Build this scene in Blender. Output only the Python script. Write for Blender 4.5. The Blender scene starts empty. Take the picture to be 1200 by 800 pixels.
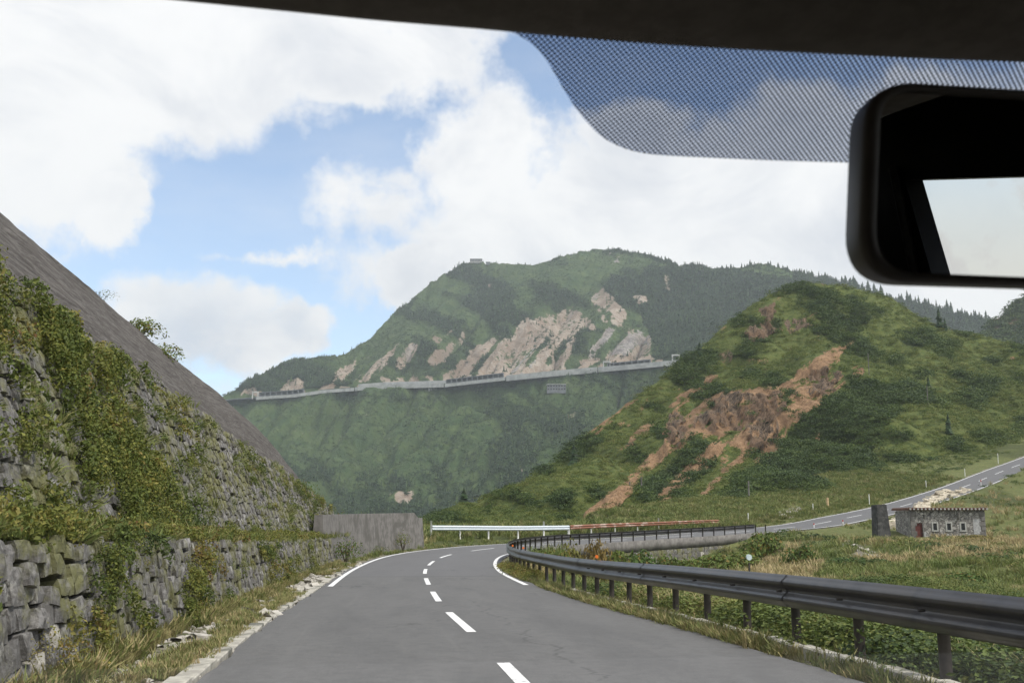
import bpy, math, random
import numpy as np
from mathutils import Vector, Matrix, Euler

R = math.radians
random.seed(7)
rng = np.random.default_rng(11)
scene = bpy.context.scene
COL = scene.collection

# ------------------------------------------------------------------ camera
F = 35.0 / 36.0 * 1200.0            # focal length in pixels of the 1200 px wide photograph
PITCH = math.atan(200.0 / F)
CAMZ = 1.4
cam_data = bpy.data.cameras.new("camera")
cam_data.lens = 35.0
cam_data.sensor_width = 36.0
cam_data.clip_start = 0.02
cam_data.clip_end = 30000
cam_data.dof.use_dof = True
cam_data.dof.focus_distance = 60.0
cam_data.dof.aperture_fstop = 26.0
cam = bpy.data.objects.new("camera", cam_data)
cam.location = (0, 0, CAMZ)
cam.rotation_euler = (R(90) + PITCH, 0, 0)
COL.objects.link(cam)
scene.camera = cam

# ------------------------------------------------------------------ exposure
scene.view_settings.view_transform = 'Standard'
scene.view_settings.look = 'None'
scene.view_settings.exposure = 0.5
scene.view_settings.gamma = 1.0
scene.render.resolution_x = 1024
scene.render.resolution_y = 682
scene.cycles.volume_bounces = 1
scene.cycles.transparent_max_bounces = 16

SUN_EL, SUN_AZ = 54.0, 128.0        # azimuth measured from +Y towards +X
sun_data = bpy.data.lights.new("sun", 'SUN')
sun_data.energy = 3.0
sun_data.angle = R(5)
sun_data.color = (1.0, 0.95, 0.87)
sun = bpy.data.objects.new("sun", sun_data)
sd = Vector((math.sin(R(SUN_AZ)) * math.cos(R(SUN_EL)), math.cos(R(SUN_AZ)) * math.cos(R(SUN_EL)), math.sin(R(SUN_EL))))
sun.rotation_euler = sd.to_track_quat('Z', 'Y').to_euler()
sun.location = (0, 0, 60)
COL.objects.link(sun)


# ------------------------------------------------------------------ node helper
class NT:
    def __init__(self, tree):
        self.t = tree
        tree.nodes.clear()

    def n(self, typ, ins=None, **props):
        nd = self.t.nodes.new(typ)
        for k, v in props.items():
            setattr(nd, k, v)
        if ins:
            for k, v in ins.items():
                self.set(nd.inputs[k], v)
        return nd

    def set(self, sock, v):
        if isinstance(v, bpy.types.NodeSocket):
            self.t.links.new(v, sock)
        elif isinstance(v, bpy.types.Node):
            self.t.links.new(v.outputs[0], sock)
        else:
            sock.default_value = v

    def math(self, op, a, b=None, c=None, clamp=False):
        nd = self.n('ShaderNodeMath', operation=op, use_clamp=clamp)
        self.set(nd.inputs[0], a)
        if b is not None: self.set(nd.inputs[1], b)
        if c is not None: self.set(nd.inputs[2], c)
        return nd.outputs[0]

    def mix(self, fac, a, b, blend='MIX'):
        nd = self.n('ShaderNodeMix', data_type='RGBA', blend_type=blend)
        self.set(nd.inputs[0], fac)
        self.set(nd.inputs[6], a if not isinstance(a, tuple) else a + (1,) * (4 - len(a)))
        self.set(nd.inputs[7], b if not isinstance(b, tuple) else b + (1,) * (4 - len(b)))
        return nd.outputs[2]

    def noise(self, vec, scale, detail=4, rough=0.55, dist=0.0):
        nd = self.n('ShaderNodeTexNoise')
        nd.inputs['Scale'].default_value = scale
        nd.inputs['Detail'].default_value = detail
        nd.inputs['Roughness'].default_value = rough
        nd.inputs['Distortion'].default_value = dist
        if vec is not None: self.set(nd.inputs['Vector'], vec)
        return nd.outputs['Fac']

    def ramp(self, v, lo, hi, smooth=True):
        nd = self.n('ShaderNodeMapRange', interpolation_type='SMOOTHSTEP' if smooth else 'LINEAR')
        self.set(nd.inputs[0], v)
        nd.inputs[1].default_value = lo
        nd.inputs[2].default_value = hi
        return nd.outputs[0]

    def attr(self, name, inst=False):
        return self.n('ShaderNodeAttribute', attribute_name=name, attribute_type='INSTANCER' if inst else 'GEOMETRY')

    def pos(self):
        return self.n('ShaderNodeNewGeometry').outputs['Position']

    def obj(self):
        return self.n('ShaderNodeTexCoord').outputs['Object']

    def scalevec(self, vec, s):
        nd = self.n('ShaderNodeVectorMath', operation='MULTIPLY')
        self.set(nd.inputs[0], vec)
        nd.inputs[1].default_value = s
        return nd.outputs[0]


def rgb4(c): return (c[0], c[1], c[2], 1.0)


# ------------------------------------------------------------------ world
def pix_angles(px, py):
    u, v = (px - 600) / F, (400 - py) / F
    y = math.cos(PITCH) - v * math.sin(PITCH)
    z = math.sin(PITCH) + v * math.cos(PITCH)
    return math.atan2(u, y), math.atan2(z, math.hypot(u, y))


world = bpy.data.worlds.new("World")
scene.world = world
world.use_nodes = True
w = NT(world.node_tree)
direction = w.n('ShaderNodeTexCoord').outputs['Generated']
sep = w.n('ShaderNodeSeparateXYZ', {0: direction})
az = w.math('ARCTAN2', sep.outputs[0], sep.outputs[1])
el = w.math('ARCSINE', sep.outputs[2])
ang = w.n('ShaderNodeCombineXYZ', {0: az, 1: el, 2: 0.0}).outputs[0]
warp = w.n('ShaderNodeTexNoise', {'Vector': direction, 'Scale': 9.0, 'Detail': 8.0, 'Roughness': 0.62}).outputs['Color']
warpc = w.n('ShaderNodeVectorMath', {0: warp, 1: (0.5, 0.5, 0.5)}, operation='SUBTRACT').outputs[0]
warps = w.n('ShaderNodeVectorMath', {0: warpc, 1: (0.13, 0.10, 0.0)}, operation='MULTIPLY').outputs[0]
angw = w.n('ShaderNodeVectorMath', {0: ang, 1: warps}, operation='ADD').outputs[0]


def blobs(lst):
    out = None
    for (cx, cy, rx, ry, rot, gain) in lst:
        a, e = pix_angles(cx, cy)
        m = w.n('ShaderNodeMapping', {'Vector': angw}, vector_type='TEXTURE')
        m.inputs['Location'].default_value = (a, e, 0)
        m.inputs['Rotation'].default_value = (0, 0, R(rot))
        m.inputs['Scale'].default_value = (rx / F * 1.0, ry / F * 1.0, 1)
        ln = w.n('ShaderNodeVectorMath', {0: m.outputs[0]}, operation='LENGTH').outputs['Value']
        v = w.math('MULTIPLY_ADD', ln, -gain, gain)
        out = v if out is None else w.math('MAXIMUM', out, v)
    return out


cloud_cov = blobs([
    (60, 20, 400, 140, 0, 1.3), (330, 46, 290, 78, -4, 1.2), (500, 50, 130, 60, 12, .8), (20, 190, 160, 120, 0, .9), (120, 235, 60, 72, 30, 1.2),
    (780, 290, 420, 165, 0, 1.3), (560, 205, 130, 95, 20, 1.0), (450, 255, 110, 70, 0, .55), (1150, 290, 500, 210, 0, 1.3),
    (740, 165, 100, 65, 0, 1.0), (925, 160, 105, 75, 0, 1.1), (1075, 138, 95, 48, 0, .9), (1190, 120, 60, 30, 0, .7),
    (235, 385, 115, 74, 0, 1.0), (345, 392, 72, 44, -12, 1.0), (200, 420, 130, 50, 0, .5), (500, 330, 60, 50, 0, 1.1), (330, 470, 260, 42, 0, .3),
    (310, 297, 110, 9, 0, .25), (-300, 200, 250, 330, 0, 1.0), (-150, 380, 200, 120, 0, .7), (1500, 200, 300, 300, 0, 1.0),
])
det = w.noise(direction, 14.0, 9, 0.6, 0.2)
det2 = w.noise(direction, 46.0, 5, 0.6)
detail = w.math('ADD', w.math('MULTIPLY', det, 0.75), w.math('MULTIPLY', det2, 0.25))
field = w.math('ADD', cloud_cov, w.math('MULTIPLY', w.math('SUBTRACT', detail, 0.52), 1.25))
dens = w.ramp(field, -0.05, 0.38)
# the rest of the sky: broken cloud of the same kind
gen = w.ramp(w.math('ADD', w.noise(direction, 2.3, 8, 0.6), w.math('MULTIPLY', det, 0.12)), 0.42, 0.60)
front = w.ramp(w.math('ABSOLUTE', az), 0.60, 0.85)
up = w.ramp(el, 0.58, 0.75)
outside = w.math('MAXIMUM', front, up)
dens_all = w.math('ADD', w.math('MULTIPLY', dens, w.math('SUBTRACT', 1.0, outside)), w.math('MULTIPLY', gen, outside))
# faint veil everywhere
dens_all = w.math('MAXIMUM', dens_all, w.math('MULTIPLY', w.math('MULTIPLY', w.ramp(el, .32, .02), front), .9))
dens_all = w.math('MAXIMUM', dens_all, w.math('MULTIPLY', w.ramp(w.noise(w.scalevec(direction, (1, 1, 3)), 3.0, 6, .6), .35, .8), 0.30))
sky = w.n('ShaderNodeTexSky', sky_type='NISHITA')
sky.sun_disc = False
sky.sun_elevation = R(SUN_EL)
sky.sun_rotation = R(SUN_AZ)
sky.altitude = 1500
sky.air_density = 1.0
sky.dust_density = 1.0
skyc = w.n('ShaderNodeVectorMath', {0: sky.outputs[0], 1: (1.75, 1.72, 1.62)}, operation='MULTIPLY').outputs[0]
# white tops, soft grey bellies: thick cloud is a little greyer in broad soft patches
grey = w.ramp(w.noise(w.scalevec(direction, (1, 1, 1.6)), 5.5, 7, .6, .4), .38, .68)
thick = w.ramp(field, 0.15, 0.75)
belly = w.math('MULTIPLY', grey, w.math('MULTIPLY_ADD', thick, 0.6, 0.4))
cloudc = w.mix(belly, (7.5, 7.5, 7.5), (5.5, 5.7, 6.1))
lowdark = w.math('MULTIPLY', w.ramp(el, 0.25, 0.12), w.ramp(az, -0.12, -0.2))
cloudc = w.mix(w.math('MULTIPLY', lowdark, w.math('MULTIPLY', w.ramp(detail, .6, .4), 0.6)), cloudc, (3.4, 4.3, 5.6))
skymix = w.mix(dens_all, skyc, cloudc)
bg = w.n('ShaderNodeBackground', {'Color': skymix, 'Strength': 0.1})
w.n('ShaderNodeOutputWorld', {'Surface': bg.outputs[0]})


# ------------------------------------------------------------------ projection helpers
def P(px, py, Y):
    """world point seen at pixel (px,py) of the 1200x800 photograph at forward distance Y"""
    u, v = (px - 600) / F, (400 - py) / F
    s = Y / (math.cos(PITCH) - v * math.sin(PITCH))
    return np.array([u * s, Y, CAMZ + s * (math.sin(PITCH) + v * math.cos(PITCH))])


def project(x, y, z):
    zz = z - CAMZ
    d = y * math.cos(PITCH) + zz * math.sin(PITCH)
    up_ = -y * math.sin(PITCH) + zz * math.cos(PITCH)
    return 600 + F * x / d, 400 - F * up_ / d


# ------------------------------------------------------------------ numpy noise
_perm = rng.random((8, 256, 256))


def vnoise(x, y, seed=0):
    t = _perm[seed % 8]
    off = (seed // 8) * 37
    xi = np.floor(x).astype(np.int64); yi = np.floor(y).astype(np.int64)
    fx = x - xi; fy = y - yi
    fx = fx * fx * (3 - 2 * fx); fy = fy * fy * (3 - 2 * fy)
    a = t[(xi + off) & 255, yi & 255]; b = t[(xi + 1 + off) & 255, yi & 255]
    c = t[(xi + off) & 255, (yi + 1) & 255]; d = t[(xi + 1 + off) & 255, (yi + 1) & 255]
    return (a * (1 - fx) + b * fx) * (1 - fy) + (c * (1 - fx) + d * fx) * fy


def fbm(x, y, seed=0, octv=4, gain=0.5):
    s = 0; a = 1; tot = 0
    for o in range(octv):
        s = s + a * vnoise(x * 2 ** o, y * 2 ** o, seed + o)
        tot += a; a *= gain
    return s / tot


def sstep(a, b, x):
    t = np.clip((np.asarray(x, float) - a) / (b - a), 0, 1)
    return t * t * (3 - 2 * t)


def in_poly(x, y, poly):
    inside = np.zeros(x.shape, bool)
    n = len(poly)
    for i in range(n):
        x0, y0 = poly[i]; x1, y1 = poly[(i + 1) % n]
        if y0 == y1: continue
        c = ((y0 > y) != (y1 > y)) & (x < (x1 - x0) * (y - y0) / (y1 - y0) + x0)
        inside ^= c
    return inside


# ------------------------------------------------------------------ object helpers
def tag(o, label=None, cat=None, group=None, kind=None):
    if label: o['label'] = label
    if cat: o['category'] = cat
    if group: o['group'] = group
    if kind: o['kind'] = kind
    return o


def mesh_data(name, verts, faces, mats=(), smooth=False, midx=None, attrs=None):
    me = bpy.data.meshes.new(name)
    if isinstance(faces, np.ndarray):
        nv, nf, k = len(verts), len(faces), faces.shape[1]
        me.vertices.add(nv)
        me.vertices.foreach_set('co', np.asarray(verts, np.float32).ravel())
        me.loops.add(nf * k); me.polygons.add(nf)
        me.loops.foreach_set('vertex_index', faces.astype(np.int32).ravel())
        me.polygons.foreach_set('loop_start', np.arange(0, nf * k, k, dtype=np.int32))
        me.update(calc_edges=True)
        me.validate()
    else:
        me.from_pydata([tuple(v) for v in verts], [], [tuple(f) for f in faces])
    for m in mats: me.materials.append(m)
    if midx is not None:
        me.polygons.foreach_set('material_index', np.asarray(midx, np.int32))
    if smooth:
        me.polygons.foreach_set('use_smooth', np.ones(len(me.polygons), bool))
    if attrs:
        for k, v in attrs.items():
            a = me.attributes.new(k, 'FLOAT', 'POINT')
            a.data.foreach_set('value', np.asarray(v, np.float32).ravel())
    me.update()
    return me


def link(name, me, parent=None, loc=None, rot=None, scale=None):
    o = bpy.data.objects.new(name, me)
    COL.objects.link(o)
    if parent is not None: o.parent = parent
    if loc is not None: o.location = loc
    if rot is not None: o.rotation_euler = rot
    if scale is not None: o.scale = scale
    return o


def empty(name, loc=(0, 0, 0), rotz=0):
    o = bpy.data.objects.new(name, None)
    COL.objects.link(o)
    o.location = loc; o.rotation_euler = (0, 0, rotz)
    o.empty_display_size = 0.2
    return o


class MB:
    """collects shapes into one mesh"""
    def __init__(self):
        self.v = []; self.f = []; self.m = []

    def add(self, vs, fs, mi=0):
        n = len(self.v)
        self.v += [tuple(map(float, p)) for p in vs]
        self.f += [tuple(i + n for i in f) for f in fs]
        self.m += [mi] * len(fs)

    def box(self, x0, x1, y0, y1, z0, z1, mi=0, M=None, bev=0.0):
        if bev > 0:
            b = min(bev, (x1 - x0) * .45, (y1 - y0) * .45, (z1 - z0) * .45)
            vs = []; 
            xs, ys, zs = (x0, x1), (y0, y1), (z0, z1)
            idx = {}
            for i in (0, 1):
                for j in (0, 1):
                    for k in (0, 1):
                        sx, sy, sz = (1 - 2 * i), (1 - 2 * j), (1 - 2 * k)
                        base = (xs[i], ys[j], zs[k])
                        for a, p in (('x', (base[0], base[1] + sy * b, base[2] + sz * b)),
                                     ('y', (base[0] + sx * b, base[1], base[2] + sz * b)),
                                     ('z', (base[0] + sx * b, base[1] + sy * b, base[2]))):
                            idx[(i, j, k, a)] = len(vs); vs.append(p)
            fs = []
            for i in (0, 1):
                q = [idx[(i, j, k, 'x')] for j, k in ((0, 0), (1, 0), (1, 1), (0, 1))]
                fs.append(q if i else q[::-1])
                q = [idx[(j, i, k, 'y')] for j, k in ((0, 0), (1, 0), (1, 1), (0, 1))]
                fs.append(q[::-1] if i else q)
                q = [idx[(j, k, i, 'z')] for j, k in ((0, 0), (1, 0), (1, 1), (0, 1))]
                fs.append(q if i else q[::-1])
            for i in (0, 1):
                for j in (0, 1):
                    fs.append([idx[(i, j, 0, 'x')], idx[(i, j, 1, 'x')], idx[(i, j, 1, 'y')], idx[(i, j, 0, 'y')]])
                    fs.append([idx[(i, 0, j, 'x')], idx[(i, 1, j, 'x')], idx[(i, 1, j, 'z')], idx[(i, 0, j, 'z')]])
                    fs.append([idx[(0, i, j, 'y')], idx[(1, i, j, 'y')], idx[(1, i, j, 'z')], idx[(0, i, j, 'z')]])
            for i in (0, 1):
                for j in (0, 1):
                    for k in (0, 1):
                        fs.append([idx[(i, j, k, a)] for a in 'xyz'])
        else:
            vs = [(x, y, z) for x in (x0, x1) for y in (y0, y1) for z in (z0, z1)]
            fs = [(0, 1, 3, 2), (4, 6, 7, 5), (0, 4, 5, 1), (2, 3, 7, 6), (0, 2, 6, 4), (1, 5, 7, 3)]
        if M is not None: vs = [tuple(M @ Vector(p)) for p in vs]
        self.add(vs, fs, mi)

    def tube(self, pts, rad, seg=8, mi=0, caps=True):
        pts = [Vector(p) for p in pts]
        rads = rad if hasattr(rad, '__len__') else [rad] * len(pts)
        rings = []
        vs = []
        for i, p in enumerate(pts):
            t = (pts[min(i + 1, len(pts) - 1)] - pts[max(i - 1, 0)]).normalized()
            a = Vector((0, 0, 1)) if abs(t.z) < .9 else Vector((1, 0, 0))
            x = t.cross(a).normalized(); y = t.cross(x)
            for k in range(seg):
                an = 2 * math.pi * k / seg
                vs.append(p + (x * math.cos(an) + y * math.sin(an)) * rads[i])
        fs = []
        for i in range(len(pts) - 1):
            for k in range(seg):
                a = i * seg + k; b = i * seg + (k + 1) % seg
                fs.append((a, b, b + seg, a + seg))
        if caps:
            fs.append(tuple(range(seg))); fs.append(tuple(range((len(pts) - 1) * seg, len(pts) * seg))[::-1])
        self.add(vs, fs, mi)

    def data(self, name, mats, smooth=False):
        me = mesh_data(name, self.v, self.f, mats if isinstance(mats, (list, tuple)) else [mats], smooth, self.m)
        return me

    def build(self, name, mats, parent=None, smooth=False, **k):
        return link(name, self.data(name, mats, smooth), parent, **k)


# ------------------------------------------------------------------ materials
def new_mat(name):
    m = bpy.data.materials.new(name)
    m.use_nodes = True
    return m, NT(m.node_tree)


def finish(nt, color, rough=0.8, bump=None, bump_str=0.3, bump_dist=0.02, metal=0.0, spec=0.5, coat=0.0):
    b = nt.n('ShaderNodeBsdfPrincipled', {'Base Color': color if not isinstance(color, tuple) else rgb4(color)})
    nt.set(b.inputs['Roughness'], rough)
    nt.set(b.inputs['Metallic'], metal)
    b.inputs['Specular IOR Level'].default_value = spec
    if coat: b.inputs['Coat Weight'].default_value = coat
    if bump is not None:
        bp = nt.n('ShaderNodeBump', {'Height': bump, 'Strength': bump_str, 'Distance': bump_dist})
        nt.set(b.inputs['Normal'], bp.outputs[0])
    nt.n('ShaderNodeOutputMaterial', {'Surface': b.outputs[0]})
    return b


def speckled(name, c1, c2, scale=6.0, rough=.8, bs=.3, bd=.01, metal=0., c3=None, s3=1.0, spec=.4, world=True):
    m, nt = new_mat(name)
    p = nt.pos() if world else nt.obj()
    a = nt.ramp(nt.noise(p, scale, 6, .6), .35, .65)
    c = nt.mix(a, c1, c2)
    if c3 is not None:
        c = nt.mix(nt.ramp(nt.noise(p, s3, 5, .6, .5), .5, .64), c, c3)
    finish(nt, c, rough, nt.noise(p, scale * 4, 5, .65), bs, bd, metal, spec)
    return m


def leaf_material(name, stops, trans=.25):
    """colour chosen per plant (attribute tint), varied per leaf"""
    m, nt = new_mat(name)
    t = nt.attr('tint', True).outputs['Fac']
    isl = nt.n('ShaderNodeNewGeometry').outputs['Random Per Island']
    v = nt.math('ADD', t, nt.math('MULTIPLY', nt.math('SUBTRACT', isl, .5), .28), clamp=True)
    cr = nt.n('ShaderNodeValToRGB', {0: v})
    els = cr.color_ramp.elements
    while len(els) < len(stops): els.new(0.5)
    for e, (p, c) in zip(els, stops):
        e.position = p; e.color = rgb4(c)
    br = nt.math('MULTIPLY_ADD', nt.math('FRACT', nt.math('MULTIPLY', isl, 17.3)), .55, .72)
    col = nt.n('ShaderNodeVectorMath', {0: cr.outputs[0]}, operation='SCALE')
    nt.set(col.inputs['Scale'], br)
    d = nt.n('ShaderNodeBsdfPrincipled', {'Base Color': col.outputs[0], 'Roughness': .6})
    d.inputs['Specular IOR Level'].default_value = .25
    tr = nt.n('ShaderNodeBsdfTranslucent', {'Color': col.outputs[0]})
    mx = nt.n('ShaderNodeMixShader', {0: trans, 1: d.outputs[0], 2: tr.outputs[0]})
    nt.n('ShaderNodeOutputMaterial', {'Surface': mx.outputs[0]})
    return m


M = {}
# grass / bush colours: tint 0 = dark evergreen, 0.4 = green, 0.7 = yellow green, 1 = dry straw
M['leaf'] = leaf_material('foliage', [(0, (.040, .066, .026)), (.3, (.078, .118, .03)), (.55, (.14, .175, .042)), (.75, (.20, .21, .06)), (.9, (.26, .21, .09)), (1, (.30, .24, .14))])
M['wall_leaf'] = leaf_material('wall_foliage', [(0, (.05, .075, .02)), (.3, (.095, .125, .026)), (.55, (.17, .18, .038)), (.78, (.23, .19, .05)), (.94, (.17, .10, .045)), (1, (.15, .07, .04))])
M['far_leaf'] = leaf_material('far_foliage', [(0, (.024, .046, .024)), (.4, (.048, .085, .034)), (.7, (.09, .14, .045)), (1, (.14, .17, .06))], .1)
M['straw'] = leaf_material('dry_grass', [(0, (.10, .14, .035)), (.35, (.17, .20, .06)), (.65, (.28, .25, .11)), (1, (.42, .33, .18))])
def stone_mat():
    m, nt = new_mat('wall_stone')
    p = nt.pos()
    rnd = nt.n('ShaderNodeObjectInfo').outputs['Random']
    isl = nt.n('ShaderNodeNewGeometry').outputs['Random Per Island']
    tone = nt.math('FRACT', nt.math('ADD', rnd, isl))
    c = nt.mix(tone, (.155, .15, .145), (.29, .28, .27))
    c = nt.mix(nt.ramp(nt.noise(p, 9., 7, .68, .4), .38, .62), c, (.10, .095, .09))
    c = nt.mix(nt.math('MULTIPLY', nt.ramp(nt.noise(p, 3.2, 6, .7, .6), .56, .68), .75), c, (.40, .39, .36))
    c = nt.mix(nt.math('MULTIPLY', nt.ramp(nt.noise(p, 1.1, 6, .7, .3), .43, .60), .8), c, (.15, .15, .055))
    h = nt.math('ADD', nt.noise(p, 14., 6, .7, .5), nt.math('MULTIPLY', nt.noise(p, 55., 3, .7), .4))
    finish(nt, c, .92, h, .8, .03, spec=.2)
    return m


M['stone'] = stone_mat()
M['mortar'] = speckled('mortar', (.03, .03, .028), (.07, .068, .06), 8., .95, .6, .02)
M['pale_stone'] = speckled('pale_stone', (.30, .285, .25), (.48, .455, .41), 7., .9, .5, .02)
M['white_paint'] = speckled('white_rail_paint', (.50, .56, .60), (.62, .67, .70), 9., .45, .05, .002)
M['post_white'] = speckled('white_post_paint', (.7, .7, .66), (.8, .8, .78), 9., .5, .05, .002)
M['rail_dark'] = speckled('dark_brown_rail_paint', (.045, .044, .045), (.068, .066, .068), 2.5, .33, .12, .002, metal=.35, c3=(.075, .068, .064), s3=1.5)
M['post_dark'] = speckled('dark_brown_post_paint', (.03, .027, .026), (.06, .052, .046), 6., .5, .1, .002)
M['orange'] = speckled('orange_reflector', (.75, .16, .02), (.8, .2, .03), 20., .3, .0, .001)
M['red'] = speckled('red_paint', (.5, .05, .04), (.4, .04, .03), 20., .5, .0, .001)
M['wood'] = speckled('pale_wood', (.42, .3, .16), (.58, .43, .24), 5., .8, .3, .01)
M['concrete'] = speckled('grey_concrete', (.115, .108, .10), (.19, .18, .168), 2.5, .9, .4, .01, c3=(.1, .095, .085), s3=.6)
M['dark_concrete'] = speckled('dark_stained_concrete', (.028, .028, .028), (.06, .06, .058), 2.5, .9, .4, .01, c3=(.09, .09, .085), s3=2.)
M['kerb'] = speckled('kerb_concrete', (.3, .285, .25), (.46, .44, .38), 6., .9, .4, .01, c3=(.12, .12, .1), s3=1.4)
M['bark'] = speckled('bark', (.05, .04, .03), (.11, .09, .07), 8., .9, .5, .01)
M['black_plastic'] = speckled('black_plastic', (.010, .009, .008), (.013, .012, .010), 40., .45, .1, .001, world=False)
M['trim'] = speckled('brown_fabric_trim', (.15, .13, .105), (.18, .155, .13), 90., .95, .3, .001, world=False)
M['car_paint'] = speckled('grey_car_paint', (.2, .2, .21), (.22, .22, .23), 3., .3, .0, .001, world=False)


def rust_mat():
    m, nt = new_mat('rusty_rail_paint')
    p = nt.pos()
    a = nt.math('MULTIPLY', nt.ramp(nt.noise(w_(nt, p, (1, 1, 3)), .9, 6, .65, .6), .50, .64), .7)
    c = nt.mix(nt.noise(p, 8., 4), (.17, .065, .035), (.27, .12, .07))
    c = nt.mix(a, c, (.50, .42, .36))
    finish(nt, c, .75, nt.noise(p, 20., 4), .2, .004)
    return m


def w_(nt, p, s): return nt.scalevec(p, s)


M['rust'] = rust_mat()


def masonry_mat(name, scale, c1, c2, mort):
    m, nt = new_mat(name)
    p = nt.obj()
    vor = nt.n('ShaderNodeTexVoronoi', {'Vector': p, 'Scale': scale}, feature='DISTANCE_TO_EDGE')
    vc = nt.n('ShaderNodeTexVoronoi', {'Vector': p, 'Scale': scale})
    rnd = nt.n('ShaderNodeSeparateColor', {0: vc.outputs['Color']}).outputs[0]
    c = nt.mix(rnd, c1, c2)
    c = nt.mix(nt.ramp(nt.noise(p, 3., 5), .55, .7), c, tuple(x * 1.5 for x in c2))
    e = nt.ramp(vor.outputs['Distance'], .02, .07)
    c = nt.mix(e, mort, c)
    h = nt.math('ADD', e, nt.math('MULTIPLY', nt.noise(p, 18., 4), .4))
    finish(nt, c, .9, h, .7, .04)
    return m


M['hut_stone'] = masonry_mat('hut_masonry', 3.6, (.15, .14, .13), (.33, .315, .29), (.06, .057, .052))
M['far_masonry'] = masonry_mat('embankment_masonry', 2.2, (.1, .1, .1), (.3, .3, .29), (.05, .05, .05))


def road_mat():
    m, nt = new_mat('asphalt')
    p = nt.pos()
    uv = nt.n('ShaderNodeTexCoord').outputs['UV']
    s = nt.n('ShaderNodeSeparateXYZ', {0: uv})
    d, along = s.outputs[0], s.outputs[1]
    fine = nt.noise(p, 38., 4, .7)
    grit = nt.noise(p, 140., 2, .7)
    base = nt.mix(nt.ramp(fine, .3, .7), (.088, .087, .086), (.132, .131, .129))
    base = nt.mix(nt.math('MULTIPLY', nt.ramp(grit, .42, .72), .6), base, (.23, .23, .23))
    base = nt.mix(nt.math('MULTIPLY', nt.ramp(nt.noise(p, 90., 3, .7), .5, .75), .5), base, (.05, .05, .05))
    # worn wheel tracks are a little paler, lane middles a little darker
    tr = nt.math('ABSOLUTE', nt.math('SUBTRACT', nt.math('ABSOLUTE', nt.math('SUBTRACT', nt.math('ABSOLUTE', d), 1.65)), .8))
    base = nt.mix(nt.math('MULTIPLY', nt.ramp(tr, .55, .05), .5), base, (.135, .134, .132))
    base = nt.mix(nt.math('MULTIPLY', nt.ramp(nt.noise(p, 5.5, 6, .7, .3), .42, .62), .35), base, (.078, .077, .076))
    base = nt.mix(nt.math('MULTIPLY', nt.ramp(nt.noise(nt.scalevec(uv, (2.2, .12, 1)), 2.0, 6, .7, .5), .56, .66), .4), base, (.15, .148, .144))
    big = nt.noise(nt.scalevec(uv, (1., .22, 1)), .9, 5, .6, .4)
    base = nt.mix(nt.math('MULTIPLY', nt.ramp(big, .42, .68), .5), base, (.085, .085, .085))
    # the resurfaced stretch further on is smoother and paler
    far = nt.ramp(along, 37.0, 37.4)
    base = nt.mix(nt.math('MULTIPLY', far, .55), base, (.12, .12, .125))
    seam = nt.math('MULTIPLY', nt.ramp(nt.math('ABSOLUTE', nt.math('SUBTRACT', along, 37.1)), .18, .05), .6)
    base = nt.mix(seam, base, (.04, .04, .04))
    # cracks: thin voronoi edges, only where a mask allows
    vw = nt.n('ShaderNodeVectorMath', {0: nt.scalevec(uv, (1., .55, 1)), 1: nt.n('ShaderNodeTexNoise', {'Vector': uv, 'Scale': 2.0, 'Detail': 5.0}).outputs['Color']}, operation='ADD').outputs[0]
    vor = nt.n('ShaderNodeTexVoronoi', {'Vector': vw, 'Scale': .75}, feature='DISTANCE_TO_EDGE')
    crack = nt.ramp(vor.outputs['Distance'], .013, .004)
    cm = nt.ramp(nt.noise(uv, .22, 3, .5), .56, .62)
    # a long crack wandering beside the centre line
    wig = nt.math('MULTIPLY', nt.math('SUBTRACT', nt.noise(nt.scalevec(uv, (0, .5, 0)), 1.2, 6, .7), .5), 1.6)
    long_ = nt.math('MULTIPLY', nt.ramp(nt.math('ABSOLUTE', nt.math('SUBTRACT', nt.math('SUBTRACT', d, .75), wig)), .03, .012), nt.ramp(nt.noise(uv, 1.1, 3), .38, .5))
    ck = nt.math('MAXIMUM', nt.math('MULTIPLY', crack, cm), nt.math('MULTIPLY', long_, nt.math('MULTIPLY', nt.ramp(along, 26, 22), .6)))
    base = nt.mix(nt.math('MULTIPLY', ck, .6), base, (.018, .018, .018))
    h = nt.math('SUBTRACT', nt.math('ADD', fine, grit), nt.math('MULTIPLY', ck, 3.))
    finish(nt, base, .82, h, .35, .006, spec=.35)
    return m


M['asphalt'] = road_mat()


def paint_mat():
    m, nt = new_mat('road_paint')
    p = nt.pos()
    wear = nt.ramp(nt.noise(p, 9., 7, .72, .3), .55, .64)
    c = nt.mix(nt.noise(p, 3., 5), (.70, .70, .69), (.82, .82, .82))
    c = nt.mix(nt.math('MULTIPLY', wear, .8), c, (.16, .16, .16))
    finish(nt, c, .65, nt.noise(p, 60., 3), .2, .003)
    return m


M['paint'] = paint_mat()


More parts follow.
